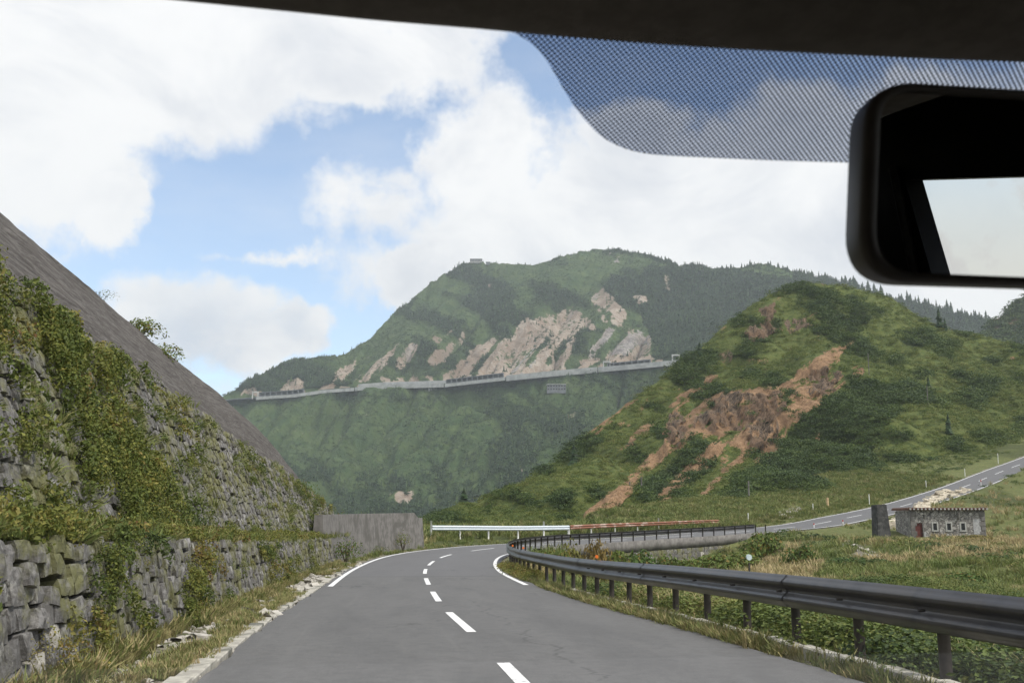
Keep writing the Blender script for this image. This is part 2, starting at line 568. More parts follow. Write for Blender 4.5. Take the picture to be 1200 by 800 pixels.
def ground_mat(name, grass_a, grass_b, soil_a, soil_b, rock_a, rock_b, fs=1.0, dist=.3):
    """terrain: attributes soil and rock drive what the surface is"""
    m, nt = new_mat(name)
    p = nt.pos()
    ps = nt.scalevec(p, (fs, fs, fs))
    so = nt.attr('soil').outputs['Fac']; ro = nt.attr('rock').outputs['Fac']; da = nt.attr('dark').outputs['Fac']
    f1 = nt.noise(ps, 1.2, 8, .65, .3); f2 = nt.noise(ps, .22, 6, .6); f3 = nt.noise(nt.scalevec(ps, (1, 1, .35)), 2.6, 6, .7, .8)
    g = nt.mix(nt.ramp(f1, .35, .65), grass_a, grass_b)
    g = nt.mix(nt.math('MULTIPLY', nt.ramp(f2, .35, .7), .5), g, tuple(.6 * x for x in grass_b))
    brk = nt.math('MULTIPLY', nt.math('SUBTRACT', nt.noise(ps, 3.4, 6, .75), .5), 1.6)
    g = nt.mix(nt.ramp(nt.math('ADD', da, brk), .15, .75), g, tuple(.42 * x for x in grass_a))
    s = nt.mix(nt.ramp(f3, .3, .7), soil_a, soil_b)
    s = nt.mix(nt.math('MULTIPLY', nt.ramp(f2, .45, .6), .6), s, tuple(x * .62 for x in soil_a))
    r = nt.mix(nt.ramp(nt.noise(nt.scalevec(ps, (1, 1, .22)), 3.4, 8, .75, .5), .40, .58), rock_a, rock_b)
    r = nt.mix(nt.math('MULTIPLY', nt.ramp(f2, .42, .6), .45), r, soil_a)
    jit = nt.math('MULTIPLY', nt.math('SUBTRACT', nt.math('MULTIPLY_ADD', nt.noise(ps, 5., 4, .7), .5, nt.math('MULTIPLY', f1, .5)), .5), 3.2)
    c = nt.mix(nt.ramp(nt.math('ADD', so, jit), .42, .58), g, s)
    c = nt.mix(nt.ramp(nt.math('ADD', ro, jit), .42, .58), c, r)
    h = nt.math('ADD', nt.math('MULTIPLY', f1, .6), f3)
    finish(nt, c, .95, h, .8, dist, spec=.15)
    return m


M['hill'] = ground_mat('hillside', (.068, .096, .03), (.125, .145, .042), (.17, .10, .058), (.36, .235, .135), (.045, .035, .028), (.20, .145, .10), .5, .8)
M['mountain'] = ground_mat('mountainside', (.042, .075, .030), (.078, .112, .042), (.24, .18, .135), (.36, .315, .265), (.16, .15, .15), (.30, .28, .26), .035, 8.)
M['ground'] = ground_mat('meadow_soil', (.08, .105, .035), (.15, .155, .06), (.16, .14, .115), (.3, .27, .22), (.1, .1, .1), (.2, .19, .18), 2., .1)


def slope_mat():
    m, nt = new_mat('sprayed_concrete')
    p = nt.obj()
    uv = nt.n('ShaderNodeTexCoord').outputs['UV']
    a = nt.noise(nt.scalevec(uv, (.35, 1.2, 1)), 2.2, 8, .7, .8)
    b = nt.noise(p, 9., 5, .7)
    c = nt.mix(nt.ramp(a, .3, .7), (.050, .044, .040), (.095, .086, .079))
    c = nt.mix(nt.math('MULTIPLY', nt.ramp(b, .45, .7), .5), c, (.15, .14, .13))
    # pale sagging streaks of wire netting and lime
    st = nt.noise(nt.scalevec(uv, (.16, 1.5, 1)), 1.6, 9, .68, 1.6)
    c = nt.mix(nt.math('MULTIPLY', nt.ramp(nt.math('ABSOLUTE', nt.math('SUBTRACT', st, .5)),   .045, .006), .32), c, (.27, .255, .24))
    st2 = nt.noise(nt.scalevec(uv, (.3, 2.0, 1)), 3.0, 8, .7, .6)
    c = nt.mix(nt.math('MULTIPLY', nt.ramp(st2, .57, .66), .32), c, (.2, .19, .18))
    finish(nt, c, .95, nt.math('ADD', a, nt.math('MULTIPLY', b, .5)), .9, .12, spec=.2)
    return m


M['slope'] = slope_mat()


# ------------------------------------------------------------------ the road's centre line
nodes = [(612, 800, 9.8), (555, 740, 15.1), (524, 717, 19.3), (510, 698, 25.5), (500.5, 681, 33), (497.5, 669.5, 41),
         (504, 660, 49), (521, 651, 57.5), (556, 644.5, 66), (606, 639.5, 74), (675, 635.5, 81), (745, 631, 87), (801, 627.8, 92), (870, 622.5, 99),
         (946, 615.5, 110), (985, 608, 117.5), (1060, 592, 136), (1130, 570, 159), (1190, 546, 182), (1290, 512, 222), (1420, 490, 290)]
cl_pts = [np.array([1.42 + .13 * 60, -60, .0274 * 60]), np.array([1.42 + .13 * 30, -30, .0274 * 30]), np.array([1.42, 0, 0])] + [P(*n) for n in nodes]


def catmull(pts, n=14):
    out = []
    for i in range(len(pts) - 1):
        p0 = pts[max(i - 1, 0)]; p1 = pts[i]; p2 = pts[i + 1]; p3 = pts[min(i + 2, len(pts) - 1)]
        t1 = np.linalg.norm(p2 - p1)
        m1 = (p2 - p0) / max(np.linalg.norm(p2 - p0), 1e-6) * t1
        m2 = (p3 - p1) / max(np.linalg.norm(p3 - p1), 1e-6) * t1
        for k in range(n):
            t = k / n
            out.append((2 * t ** 3 - 3 * t ** 2 + 1) * p1 + (t ** 3 - 2 * t ** 2 + t) * m1 + (-2 * t ** 3 + 3 * t ** 2) * p2 + (t ** 3 - t ** 2) * m2)
    out.append(pts[-1])
    return np.array(out)


def resample(c, step):
    d = np.r_[0, np.cumsum(np.linalg.norm(np.diff(c[:, :2], axis=0), axis=1))]
    s = np.arange(0, d[-1], step)
    return np.stack([np.interp(s, d, c[:, k]) for k in range(3)], 1)


CL = resample(catmull(cl_pts), .5)
for _ in range(60):
    CL[1:-1] = .25 * CL[:-2] + .5 * CL[1:-1] + .25 * CL[2:]
CL = resample(CL, .5)
CS = np.r_[0, np.cumsum(np.linalg.norm(np.diff(CL[:, :2], axis=0), axis=1))]
CS = CS - np.interp(0, CL[:40 + 200, 1], CS[:240])      # s = 0 abreast of the camera
tg = np.gradient(CL[:, :2], axis=0)
tg /= np.linalg.norm(tg, axis=1)[:, None]
CN = np.stack([tg[:, 1], -tg[:, 0]], 1)                 # to the right of travel


def at(s, d, z=0.0):
    """point on the road frame: s along, d to the right, z above the road"""
    x = np.interp(s, CS, CL[:, 0]) + d * np.interp(s, CS, CN[:, 0])
    y = np.interp(s, CS, CL[:, 1]) + d * np.interp(s, CS, CN[:, 1])
    return np.stack(np.broadcast_arrays(x, y, np.interp(s, CS, CL[:, 2]) + z), -1)


def heading(s):
    return math.atan2(np.interp(s, CS, tg[:, 1]), np.interp(s, CS, tg[:, 0]))


def s_of_px(px, lo, hi, d=0.0):
    ss = np.linspace(lo, hi, 1500)
    q = at(ss, d)
    x, _ = project(q[:, 0], q[:, 1], q[:, 2])
    return float(ss[np.argmin(abs(x - px))])


LINE = lambda s: 2.9 + .35 * sstep(25, 70, s)


def ribbon(name, s0, s1, d0, d1, z, mat, parent=None, step=.5, cols=2, rag=0.0):
    n = max(2, int((s1 - s0) / step) + 1)
    ss = np.linspace(s0, s1, n)
    V = []; UV = []
    for j in range(cols):
        t = j / (cols - 1)
        dd = (d0(ss) if callable(d0) else d0) * (1 - t) + (d1(ss) if callable(d1) else d1) * t
        if rag and j in (0, cols - 1): dd = dd + rag * (fbm(ss * 1.3, ss * 0 + j, 3) - .5)
        V.append(at(ss, dd, z)); UV.append(np.stack([np.broadcast_to(dd, ss.shape), ss], 1))
    V = np.stack(V, 1).reshape(-1, 3); UV = np.stack(UV, 1).reshape(-1, 2)
    i, j = np.meshgrid(np.arange(n - 1), np.arange(cols - 1), indexing='ij')
    a = (i * cols + j).ravel()
    fc = np.stack([a, a + 1, a + cols + 1, a + cols], 1)
    me = mesh_data(name, V, fc, [mat], True)
    uvl = me.uv_layers.new(name='UVMap')
    li = np.zeros(len(me.loops), np.int32); me.loops.foreach_get('vertex_index', li)
    uvl.data.foreach_set('uv', UV[li].astype(np.float32).ravel())
    return link(name, me, parent)


SMAX = float(CS[-1]) - 2
road = ribbon('road', -55, SMAX, lambda s: -LINE(s) - .22, lambda s: LINE(s) + .30, 0.0, M['asphalt'], cols=9, rag=.16)
tag(road, kind='structure')
# centre dashes: painted stretches follow the photograph
d_near = 13.6
k = -6
s_at_y = lambda yy: float(np.interp(yy, CL[:400, 1], CS[:400]))
first = s_at_y(15.1)
starts = [first + 8.05 * k_ for k_ in range(-8, 6)]
starts += [starts[-1] + 9.9 * k_ for k_ in range(1, 40)]
for s in starts:
    ln_ = 4.3 if s < first + 42 else 5.0
    if s + ln_ < SMAX: ribbon('centre_dash', s, s + ln_, -.072, .072, .004, M['paint'], road)
S_END = SMAX
ribbon('edge_line', s_at_y(30.5), S_END, lambda s: -LINE(s) - .08, lambda s: -LINE(s) + .08, .004, M['paint'], road)
ribbon('edge_line', s_at_y(30.5), S_END, lambda s: LINE(s) - .08, lambda s: LINE(s) + .08, .004, M['paint'], road)

# ------------------------------------------------------------------ near ground
GX = np.arange(-110, 170, .8); GY = np.arange(-70, 300, .8)
gx, gy = np.meshgrid(GX, GY, indexing='ij')
X = gx.ravel(); Y = gy.ravel()


def nearest(X, Y):
    best = np.full(X.shape, 1e9); bi = np.zeros(X.shape, int)
    step = 4
    for i in range(0, len(CL), step):
        d = (X - CL[i, 0]) ** 2 + (Y - CL[i, 1]) ** 2
        m = d < best
        best[m] = d[m]; bi[m] = i
    for o in (-3, -2, -1, 1, 2, 3):
        j = np.clip(bi + o, 0, len(CL) - 1)
        d = (X - CL[j, 0]) ** 2 + (Y - CL[j, 1]) ** 2
        m = d < best
        best[m] = d[m]; bi[m] = j[m]
    dx = X - CL[bi, 0]; dy = Y - CL[bi, 1]
    al = dx * tg[bi, 0] + dy * tg[bi, 1]
    dd = dx * CN[bi, 0] + dy * CN[bi, 1]
    return CS[bi] + al, dd, CL[bi, 2] + 0 * al


# meadow control points (thin-plate through points read off the photograph)
mc = [P(*q) for q in [(1200, 790, 14), (1100, 800, 12.5), (1200, 712, 32), (1200, 665, 58), (1200, 640, 80), (1150, 634, 92), (1060, 634, 92), (1035, 632, 94),
                      (1000, 640, 78), (1000, 660, 55), (1000, 690, 36), (900, 728, 22), (900, 664, 58), (930, 628, 92), (885, 645, 86), (850, 662, 82),
                      (820, 672, 80), (760, 670, 76), (800, 698, 44), (740, 698, 38), (700, 690, 44), (680, 682, 50), (655, 676, 52), (700, 672, 66), (900, 690, 36), (860, 680, 60), (1250, 600, 110), (1180, 596, 118), (1120, 600, 116), (1050, 608, 112),
                      (1300, 640, 90), (1400, 620, 110), (1400, 680, 50), (1350, 560, 150), (1300, 545, 170), (1500, 560, 170)]]
mc += [at(s, 7.0, -.8) for s in (-20, 0, 12, 24, 32)] + [at(s, 14, -2.0) for s in (-20, 0, 12)] + [at(s, 40, -4.0) for s in (-50, -20)] + [at(-30, 100, -10), at(-10, 140, -10)]
mc = np.array(mc, float)


def tps(ctrl, X, Y, lam=.15):
    n = len(ctrl)
    d = np.hypot(ctrl[:, None, 0] - ctrl[None, :, 0], ctrl[:, None, 1] - ctrl[None, :, 1])
    K = np.where(d > 0, d * d * np.log(d + 1e-9), 0) + lam * 50 * np.eye(n)
    Pm = np.c_[np.ones(n), ctrl[:, :2]]
    A = np.block([[K, Pm], [Pm.T, np.zeros((3, 3))]])
    sol = np.linalg.solve(A, np.r_[ctrl[:, 2], 0, 0, 0])
    out = sol[n] + sol[n + 1] * X + sol[n + 2] * Y
    for i in range(n):
        r2 = (X - ctrl[i, 0]) ** 2 + (Y - ctrl[i, 1]) ** 2
        out = out + sol[i] * .5 * r2 * np.log(r2 + 1e-9)
    return out




def _profile(off, line, s_hi, zmin):
    """height above the road of an edge at the given offset, read off its outline in the photograph"""
    ss_ = np.arange(8.0, s_hi, 1.0); out = []
    for s_ in ss_:
        o_ = off(s_) if callable(off) else off
        q_ = at(s_, -o_, 5.0)
        px, _ = project(q_[0], q_[1], q_[2])
        py = np.interp(px, [l_[0] for l_ in line], [l_[1] for l_ in line])
        zt = P(px, py, q_[1])[2] - q_[2] + 5.0
        out.append((s_, px, zt))
    ok_ = [o_ for o_ in out if o_[1] > -60]
    ss2 = np.array([o_[0] for o_ in ok_]); zz = np.clip(np.array([o_[2] for o_ in ok_]), zmin, 20)
    k_ = np.ones(3) / 3; zz[1:-1] = np.convolve(zz, k_, 'valid')
    return ss2, zz


TOPOFF = lambda s: np.interp(s, [0, 40, 56, 62], [9.8, 9.8, 7.2, 6.6])
_cs, _cz = _profile(TOPOFF, [(-60, 214), (0, 262), (110, 350), (184, 409), (250, 458), (321, 520), (340, 549), (374, 603), (400, 640)], 62, 1.8)
_us, _uz = _profile(6.75, [(-60, 290), (0, 330), (50, 362), (98, 397), (189, 452), (243, 493), (284, 524), (325, 548), (350, 576), (378, 606), (400, 640)], 60, 1.5)


def cap_h(s):   # top of the sprayed concrete above the road
    return np.interp(s, _cs, _cz)


def up_h(s):    # top of the upper stone wall above the road
    return np.minimum(np.interp(s, _us, _uz), np.interp(s, _cs, _cz) - .02)


WALL_END = s_at_y(47.5)
SR0 = s_of_px(640, 55, 130, 3.6); SR1 = s_of_px(884, 60, 150, 3.6)


EWS = s_of_px(494, 52, 90, -4.9)


def ground_z(X, Y, detail=True):
    s, d, zr = nearest(X, Y)
    # left side
    dl = -d
    u = np.clip(up_h(s), 0, None); c = cap_h(s)
    leftwall = np.select([dl < 5.9, dl < 7.6, dl < 10.6],
                         [-.03 + .0 * dl, (dl - 5.9) / 1.7 * (u - 1.6), u - 1.6 + (dl - 7.6) / 3.0 * (c - u - .2)], c - 1.1 - (dl - 10.6) * .05)
    behind = np.select([dl < 5.7, dl < 11], [0 * dl, 1.6 + 0 * dl], 1.6 - (dl - 11) * .55)
    outer = np.select([dl < 4.2, dl < 6.2, dl < 12], [0 * dl - .03, .45 * (dl - 4.2) / 2, .45 + .12 * (dl - 6.2)], 1.1 - (dl - 12) * .6)
    farleg = np.where(dl < 5, -.03, .45 * np.clip((dl - 5) / 3, 0, 1) + np.clip(dl - 8, 0, 22) * .07 - np.clip(dl - 26, 0, 200) * .8)
    k1 = sstep(53, 66, s); k2 = sstep(EWS, EWS + 1.5, s); k3 = sstep(92, 122, s)
    L = leftwall * (1 - k1) + behind * k1
    L = L * (1 - k2) + outer * k2
    L = L * (1 - k3) + farleg * k3
    zl = zr + L
    # right side
    rb = tps(mc, X, Y)
    rb = np.clip(rb, zr - 9, zr + 8 + .3 * abs(d))
    wall = sstep(SR0 - 1, SR0 + 1, s) * (1 - sstep(SR1 - 3, SR1 + 2, s))
    width = 3.4 * (1 - wall) + .35 * wall
    t = np.clip((d - (4.1 * (1 - wall) + 3.7 * wall)) / width, 0, 1); t = t * t * (3 - 2 * t)
    zR = (zr - .06) * (1 - t) + rb * t
    z = np.where(d > 0, zR, zl)
    onroad = abs(d) < 3.5
    z = np.where(onroad, zr - .08, z)
    if detail:
        amp = np.clip((abs(d) - 4.4) / 4, 0, 1) * np.where(d > 0, 1, .4)
        z = z + amp * ((fbm(X * .12, Y * .12, 1) - .5) * 1.3 + (fbm(X * .6, Y * .6, 2) - .5) * .35)
    # fades away down the valley outside
    return z, s, d


Z, S_, D_ = ground_z(X, Y)
Z = np.where((D_ < 0) & (Y > 82) & (S_ < 118), np.minimum(Z, np.maximum(-1 - (Y - 100) * .35, -60) * sstep(100, 118, Y) + 60 * (1 - sstep(100, 118, Y))), Z)
px_, py_ = project(X, np.maximum(Y, 5), Z)
soil = np.where((D_ < 0) & (D_ > -4.8) & (S_ < 52), .6, .12) + .0 * X
soil = np.maximum(soil, np.where((abs(D_) > 2.8) & (abs(D_) < 4.1), .55, 0))
# footpath and rubble near the hut
pathmask = in_poly(px_ + 6 * (fbm(X * .3, Y * .3, 5) - .5), py_, [(990, 632), (1002, 630), (1020, 648), (1036, 660), (1010, 656), (1003, 645)]) & (Y > 40)
soil = np.where(pathmask, .9, soil)
soil = np.where(in_poly(px_, py_, [(912, 596), (930, 590), (945, 596), (935, 606), (915, 607)]) & (Y > 60), .9, soil)
nx, ny = len(GX), len(GY)
i, j = np.meshgrid(np.arange(nx - 1), np.arange(ny - 1), indexing='ij')
a = (i * ny + j).ravel()
fc = np.stack([a, a + ny, a + ny + 1, a + 1], 1)
darkm = sstep(.5, .7, fbm(X * .08, Y * .08, 9)) * .5
gme = mesh_data('ground', np.stack([X, Y, Z], 1), fc, [M['ground']], True, attrs={'soil': soil, 'rock': 0 * X, 'dark': darkm})
ground = tag(link('ground', gme), kind='structure')
Zg = Z.reshape(nx, ny)


def gz(x, y):
    fx = (np.asarray(x) - GX[0]) / .8; fy = (np.asarray(y) - GY[0]) / .8
    ix = np.clip(np.floor(fx).astype(int), 0, nx - 2); iy = np.clip(np.floor(fy).astype(int), 0, ny - 2)
    tx = fx - ix; ty = fy - iy
    return (Zg[ix, iy] * (1 - tx) * (1 - ty) + Zg[ix + 1, iy] * tx * (1 - ty) + Zg[ix, iy + 1] * (1 - tx) * ty + Zg[ix + 1, iy + 1] * tx * ty)


# far base ground reaching the horizon, well below the ridges
nb = 60
bx = np.linspace(-9000, 9000, nb); by = np.linspace(-9000, 9000, nb)
BX, BY = np.meshgrid(bx, by, indexing='ij')
BZ = -75 - 60 * fbm(BX * .0008, BY * .0008, 4)
i, j = np.meshgrid(np.arange(nb - 1), np.arange(nb - 1), indexing='ij'); a = (i * nb + j).ravel()
me = mesh_data('valley_floor', np.stack([BX, BY, BZ], -1).reshape(-1, 3), np.stack([a, a + nb, a + nb + 1, a + 1], 1), [M['mountain']], True,
               attrs={'soil': np.zeros(nb * nb), 'rock': np.zeros(nb * nb), 'dark': np.full(nb * nb, .4)})
tag(link('valley_floor', me), kind='structure')


# ------------------------------------------------------------------ hills as real relief
class Relief:
    def __init__(self, cols, px0, px1, nc, nr, back_slope, back_len, nback=24):
        pxs = np.array([c[0] for c in cols], float)
        K = len(cols[0][1])
        self.px = np.linspace(px0, px1, nc)
        PY = np.array([[n[0] for n in c[1]] for c in cols], float); YY = np.array([[n[1] for n in c[1]] for c in cols], float)
        def sm(a):
            o = np.interp(self.px, pxs, a)
            return o
        py = np.stack([sm(PY[:, k]) for k in range(K)], 0); yy = np.stack([sm(YY[:, k]) for k in range(K)], 0)
        t = np.linspace(0, K - 1, nr)
        k0 = np.clip(np.floor(t).astype(int), 0, K - 2); f = (t - k0)[:, None]
        pyr = py[k0] * (1 - f) + py[k0 + 1] * f; yr = yy[k0] * (1 - f) + yy[k0 + 1] * f
        for _ in range(6):
            yr[1:-1] = (yr[:-2] + yr[1:-1] * 2 + yr[2:]) / 4
        u = (self.px[None, :] - 600) / F; v = (400 - pyr) / F
        s = yr / (math.cos(PITCH) - v * math.sin(PITCH))
        Xv, Yv, Zv = u * s, yr, CAMZ + s * (math.sin(PITCH) + v * math.cos(PITCH))
        self.nvis = nr
        b = (np.arange(1, nback + 1) / nback)[:, None]
        q = 1 + b * back_len / Yv[-1:]
        Xb, Yb = Xv[-1:] * q, Yv[-1:] * q
        Zb = Zv[-1:] - back_slope * back_len * b ** 1.4
        self.X = np.r_[Xv, Xb]; self.Y = np.r_[Yv, Yb]; self.Z = np.r_[Zv, Zb]
        self.T = np.r_[np.repeat(t[:, None], nc, 1) / (K - 1), 1 + np.repeat(b, nc, 1)]
        self.PX = np.repeat(self.px[None, :], len(self.X), 0)
        self.PYs = np.r_[pyr, np.repeat(pyr[-1:], nback, 0)]
        self.nr = len(self.X); self.nc = nc

    def build(self, name, mat, soil, rock, dark):
        i, j = np.meshgrid(np.arange(self.nr - 1), np.arange(self.nc - 1), indexing='ij')
        a = (i * self.nc + j).ravel()
        fc = np.stack([a, a + 1, a + self.nc + 1, a + self.nc], 1)
        me = mesh_data(name, np.stack([self.X, self.Y, self.Z], -1).reshape(-1, 3), fc, [mat], True, attrs={'soil': soil, 'rock': rock, 'dark': dark})
        self.soil, self.rock, self.dark = soil, rock, dark
        return tag(link(name, me), kind='structure')

    def sample(self, r, c):
        """r in rows, c in columns (float) -> xyz and attributes"""
        r0 = np.clip(np.floor(r).astype(int), 0, self.nr - 2); c0 = np.clip(np.floor(c).astype(int), 0, self.nc - 2)
        fr = r - r0; fc_ = c - c0
        def b(A): return (A[r0, c0] * (1 - fr) * (1 - fc_) + A[r0 + 1, c0] * fr * (1 - fc_) + A[r0, c0 + 1] * (1 - fr) * fc_ + A[r0 + 1, c0 + 1] * fr * fc_)
        return np.stack([b(self.X), b(self.Y), b(self.Z)], 1), b(self.soil), b(self.rock), b(self.dark)

    def at_px(self, px, t):
        c = np.interp(px, self.px, np.arange(self.nc)); r = t * (self.nvis - 1)
        p, _, _, _ = self.sample(np.array([r], float), np.array([c], float))
        return p[0]


# ---- the green hill on the right
hc = [(430, [(655, 95), (645, 120), (640, 150), (636, 180)]),
      (500, [(648, 95), (634, 120), (626, 155), (620, 190)]),
      (530, [(642, 95), (628, 120), (619, 160), (611, 200)]),
      (560, [(640, 98), (624, 125), (608, 165), (594, 215)]),
      (600, [(637, 100), (615, 130), (592, 178), (570, 235)]),
      (650, [(633, 103), (600, 140), (566, 190), (534, 250)]),
      (700, [(630, 106), (590, 145), (543, 205), (493, 270)]),
      (750, [(626, 112), (580, 150), (520, 220), (458, 290)]),
      (800, [(622, 118), (570, 158), (495, 230), (419, 308)]),
      (850, [(618, 124), (560, 165), (472, 240), (380, 320)]),
      (900, [(614, 130), (545, 172), (445, 250), (345, 330)]),
      (930, [(611, 134), (540, 178), (438, 255), (333, 335)]),
      (955, [(608, 137), (535, 182), (434, 258), (330, 338)]),
      (980, [(604, 141), (530, 186), (432, 260), (331, 340)]),
      (1010, [(600, 146), (526, 190), (432, 262), (339, 342)]),
      (1045, [(592, 154), (520, 196), (435, 264), (347, 342)]),
      (1075, [(585, 162), (516, 202), (442, 266), (368, 338)]),
      (1110, [(574, 172), (510, 212), (450, 268), (385, 332)]),
      (1150, [(560, 186), (505, 222), (455, 272), (394, 328)]),
      (1200, [(540, 204), (500, 236), (458, 276), (405, 325)]),
      (1320, [(500, 240), (475, 262), (450, 285), (415, 325)]),
      (1600, [(470, 280), (455, 300), (440, 315), (420, 340)])]
hill = Relief(hc, 430, 1600, 760, 300, .55, 190)
edge = np.clip(hill.T * 5, 0, 1) * (1 - .75 * np.exp(-((hill.T - 1) / .06) ** 2))
gul = np.abs(fbm((hill.X + hill.Y * .25) / 26, hill.Y / 80, 21) - .5) * 2
hill.Z += edge * ((fbm(hill.X / 38, hill.Y / 38, 20) - .5) * 12 - (gul < 0) * 0 - (1 - gul) ** 3 * 4.5 + (fbm(hill.X / 8, hill.Y / 8, 22) - .5) * 3.0)
hx, hy = project(hill.X, hill.Y, hill.Z)
wx = hx + 8 * (fbm(hx / 22, hy / 22, 12) - .5) + 8 * (fbm(hx / 7, hy / 7, 13) - .5)
wy = hy + 7 * (fbm(hx / 22, hy / 22, 14) - .5) + 7 * (fbm(hx / 7, hy / 7, 15) - .5)
soil_polys = [
    [(1004, 402), (992, 410), (978, 432), (970, 455), (966, 470), (948, 484), (930, 497), (916, 518), (903, 538), (882, 545), (892, 530), (904, 514), (918, 496), (940, 476), (955, 460), (960, 440), (968, 424), (982, 407)],
    [(985, 404), (960, 415), (938, 428), (925, 450), (905, 462), (912, 470), (935, 465), (950, 450), (972, 425)],
    [(880, 498), (862, 506), (842, 530), (820, 552), (800, 575), (778, 595), (758, 614), (735, 617), (760, 592), (785, 565), (806, 545), (826, 525), (845, 508)],
    [(986, 436), (990, 450), (970, 470), (945, 480), (925, 494), (912, 512), (895, 530), (870, 530), (845, 512), (815, 512), (800, 526), (780, 524), (776, 500), (790, 484), (815, 478), (840, 460), (880, 454), (915, 452), (935, 440), (955, 428)],
    [(905, 520), (888, 528), (866, 546), (846, 560), (826, 580), (812, 590), (834, 560), (862, 536), (885, 518)],
    [(815, 503), (796, 520), (776, 540), (756, 556), (742, 572), (728, 590), (725, 614), (672, 617), (690, 596), (712, 578), (735, 558), (755, 540), (780, 518), (800, 503)],
    [(750, 463), (735, 478), (716, 494), (700, 508), (678, 522), (684, 508), (705, 492), (728, 474)],
    [(822, 455), (808, 470), (790, 482), (782, 478), (796, 464), (812, 452)], [(838, 440), (828, 455), (815, 462), (822, 446), (832, 436)],
    [(860, 478), (840, 492), (815, 500), (800, 505), (790, 500), (812, 488), (838, 476)],
    [(938, 329), (965, 327), (966, 331), (940, 333)], [(1180, 418), (1200, 417), (1200, 420), (1182, 422)], [(996, 430), (1010, 428), (1012, 438), (998, 441)],
    [(770, 495), (755, 510), (735, 522), (722, 535), (735, 515), (752, 500)]]
rock_polys = [
    [(780, 488), (800, 485), (806, 502), (796, 522), (782, 520)], [(836, 464), (870, 460), (912, 458), (918, 476), (905, 494), (880, 503), (850, 503), (815, 505), (812, 492), (832, 484)],
    [(875, 505), (896, 494), (912, 498), (908, 518), (890, 528), (874, 522)], [(940, 438), (962, 430), (985, 440), (980, 458), (962, 466), (944, 462)],
    [(890, 360), (905, 355), (910, 368), (895, 378)], [(872, 388), (895, 375), (908, 388), (892, 402), (878, 400)], [(918, 378), (945, 372), (950, 382), (925, 392)], [(840, 415), (855, 410), (858, 420), (846, 426)]]
soil = np.zeros(hx.shape)
for pl in soil_polys: soil = np.maximum(soil, in_poly(wx, wy, pl) * 1.0)
rock = np.zeros(hx.shape)
for pl in rock_polys: rock = np.maximum(rock, in_poly(wx, wy, pl) * 1.0)
for A in (soil, rock):
    A[1:-1, 1:-1] = (A[:-2, 1:-1] + A[2:, 1:-1] + A[1:-1, :-2] + A[1:-1, 2:] + 2 * A[1:-1, 1:-1]) / 6
soil = np.maximum(soil, .52 * sstep(.66, .74, fbm(hx / 16, hy / 9, 17)) * (hx > 700) * (hx < 960))
rock *= sstep(.34, .44, fbm(hx / 6, hy / 6, 18))
soil *= .25 + .75 * sstep(.30, .46, fbm((.56 * hx + .83 * hy) / 4.5, (-.83 * hx + .56 * hy) / 26, 16))
soil *= (1 - sstep(1.0, 1.02, hill.T)); rock *= (1 - sstep(1.0, 1.02, hill.T))
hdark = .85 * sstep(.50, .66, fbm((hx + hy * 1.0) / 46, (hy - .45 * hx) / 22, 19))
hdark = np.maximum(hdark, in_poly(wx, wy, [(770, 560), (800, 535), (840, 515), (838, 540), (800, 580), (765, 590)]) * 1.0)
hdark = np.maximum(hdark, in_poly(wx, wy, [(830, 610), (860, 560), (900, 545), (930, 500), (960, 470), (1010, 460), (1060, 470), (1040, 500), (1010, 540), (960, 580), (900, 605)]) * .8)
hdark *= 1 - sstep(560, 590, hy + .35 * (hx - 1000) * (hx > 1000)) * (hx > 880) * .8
hill.Z += edge * ((fbm(hill.X / 1.3, hill.Y / 6, 23) - .5) * 3.2 * rock + (fbm(hill.X / 2.0, hill.Y / 12, 24) - .5) * 1.6 * soil)
cr1 = 1 - np.abs(fbm(hill.X / 2.6 + .5 * fbm(hill.X / 3, hill.Z / 3, 27), hill.Z / 16, 25) * 2 - 1); cr2 = 1 - np.abs(vnoise(hill.X / .8, hill.Z / 4.5, 26) * 2 - 1)
hill.Y -= np.clip(rock + .25 * soil, 0, 1) * (4.5 * cr1 ** 2 + 1.6 * cr2) - rock * 2.5
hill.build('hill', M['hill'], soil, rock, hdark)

# ---- the far mountain with the road cut into it
ridge = [(-700, 600), (-300, 560), (0, 510), (150, 482), (250, 464), (275, 453), (300, 441), (330, 432), (365, 420), (400, 413), (430, 396), (465, 360), (500, 332), (540, 309), (560, 304), (600, 306), (635, 306), (660, 297), (700, 291), (720, 291),
         (745, 296), (790, 306), (840, 311), (900, 308), (940, 317), (980, 328), (1040, 344), (1100, 359), (1165, 378), (1230, 388), (1350, 380), (1600, 400)]
roadrow = [(-700, 640), (-300, 580), (0, 530), (150, 495), (250, 469), (300, 465), (345, 462), (380, 457), (450, 452), (520, 450), (590, 442), (650, 436), (720, 430), (795, 423), (900, 412), (1100, 430), (1600, 450)]
mcx = sorted(set([r[0] for r in ridge] + [r[0] for r in roadrow]))
f_ridge = lambda x: np.interp(x, *zip(*ridge)); f_road = lambda x: np.interp(x, *zip(*roadrow))
f_ry = lambda x: np.interp(x, [-700, 250, 450, 650, 800, 1600], [1700, 1460, 1350, 1230, 1150, 1300])
mcols = []
for x in mcx:
    yr = float(f_ry(x)); pr = float(f_road(x)); pt = float(f_ridge(x))
    yt = yr + 40 + (pr - pt) * 4.4
    mcols.append((x, [(690, yr - 640), (pr + 90, yr - 300), (pr + 3, yr - 8), (pr - .5, yr + 6), (pr + (pt - pr) * .5, yr + (yt - yr) * .45), (pt, yt)]))
mt = Relief(mcols, -700, 1600, 1500, 330, .5, 900, 20)
mx, my = mt.PX, mt.PYs
dpx = f_road(mx) - my
nearroad = np.exp(-(dpx / 5.) ** 2)
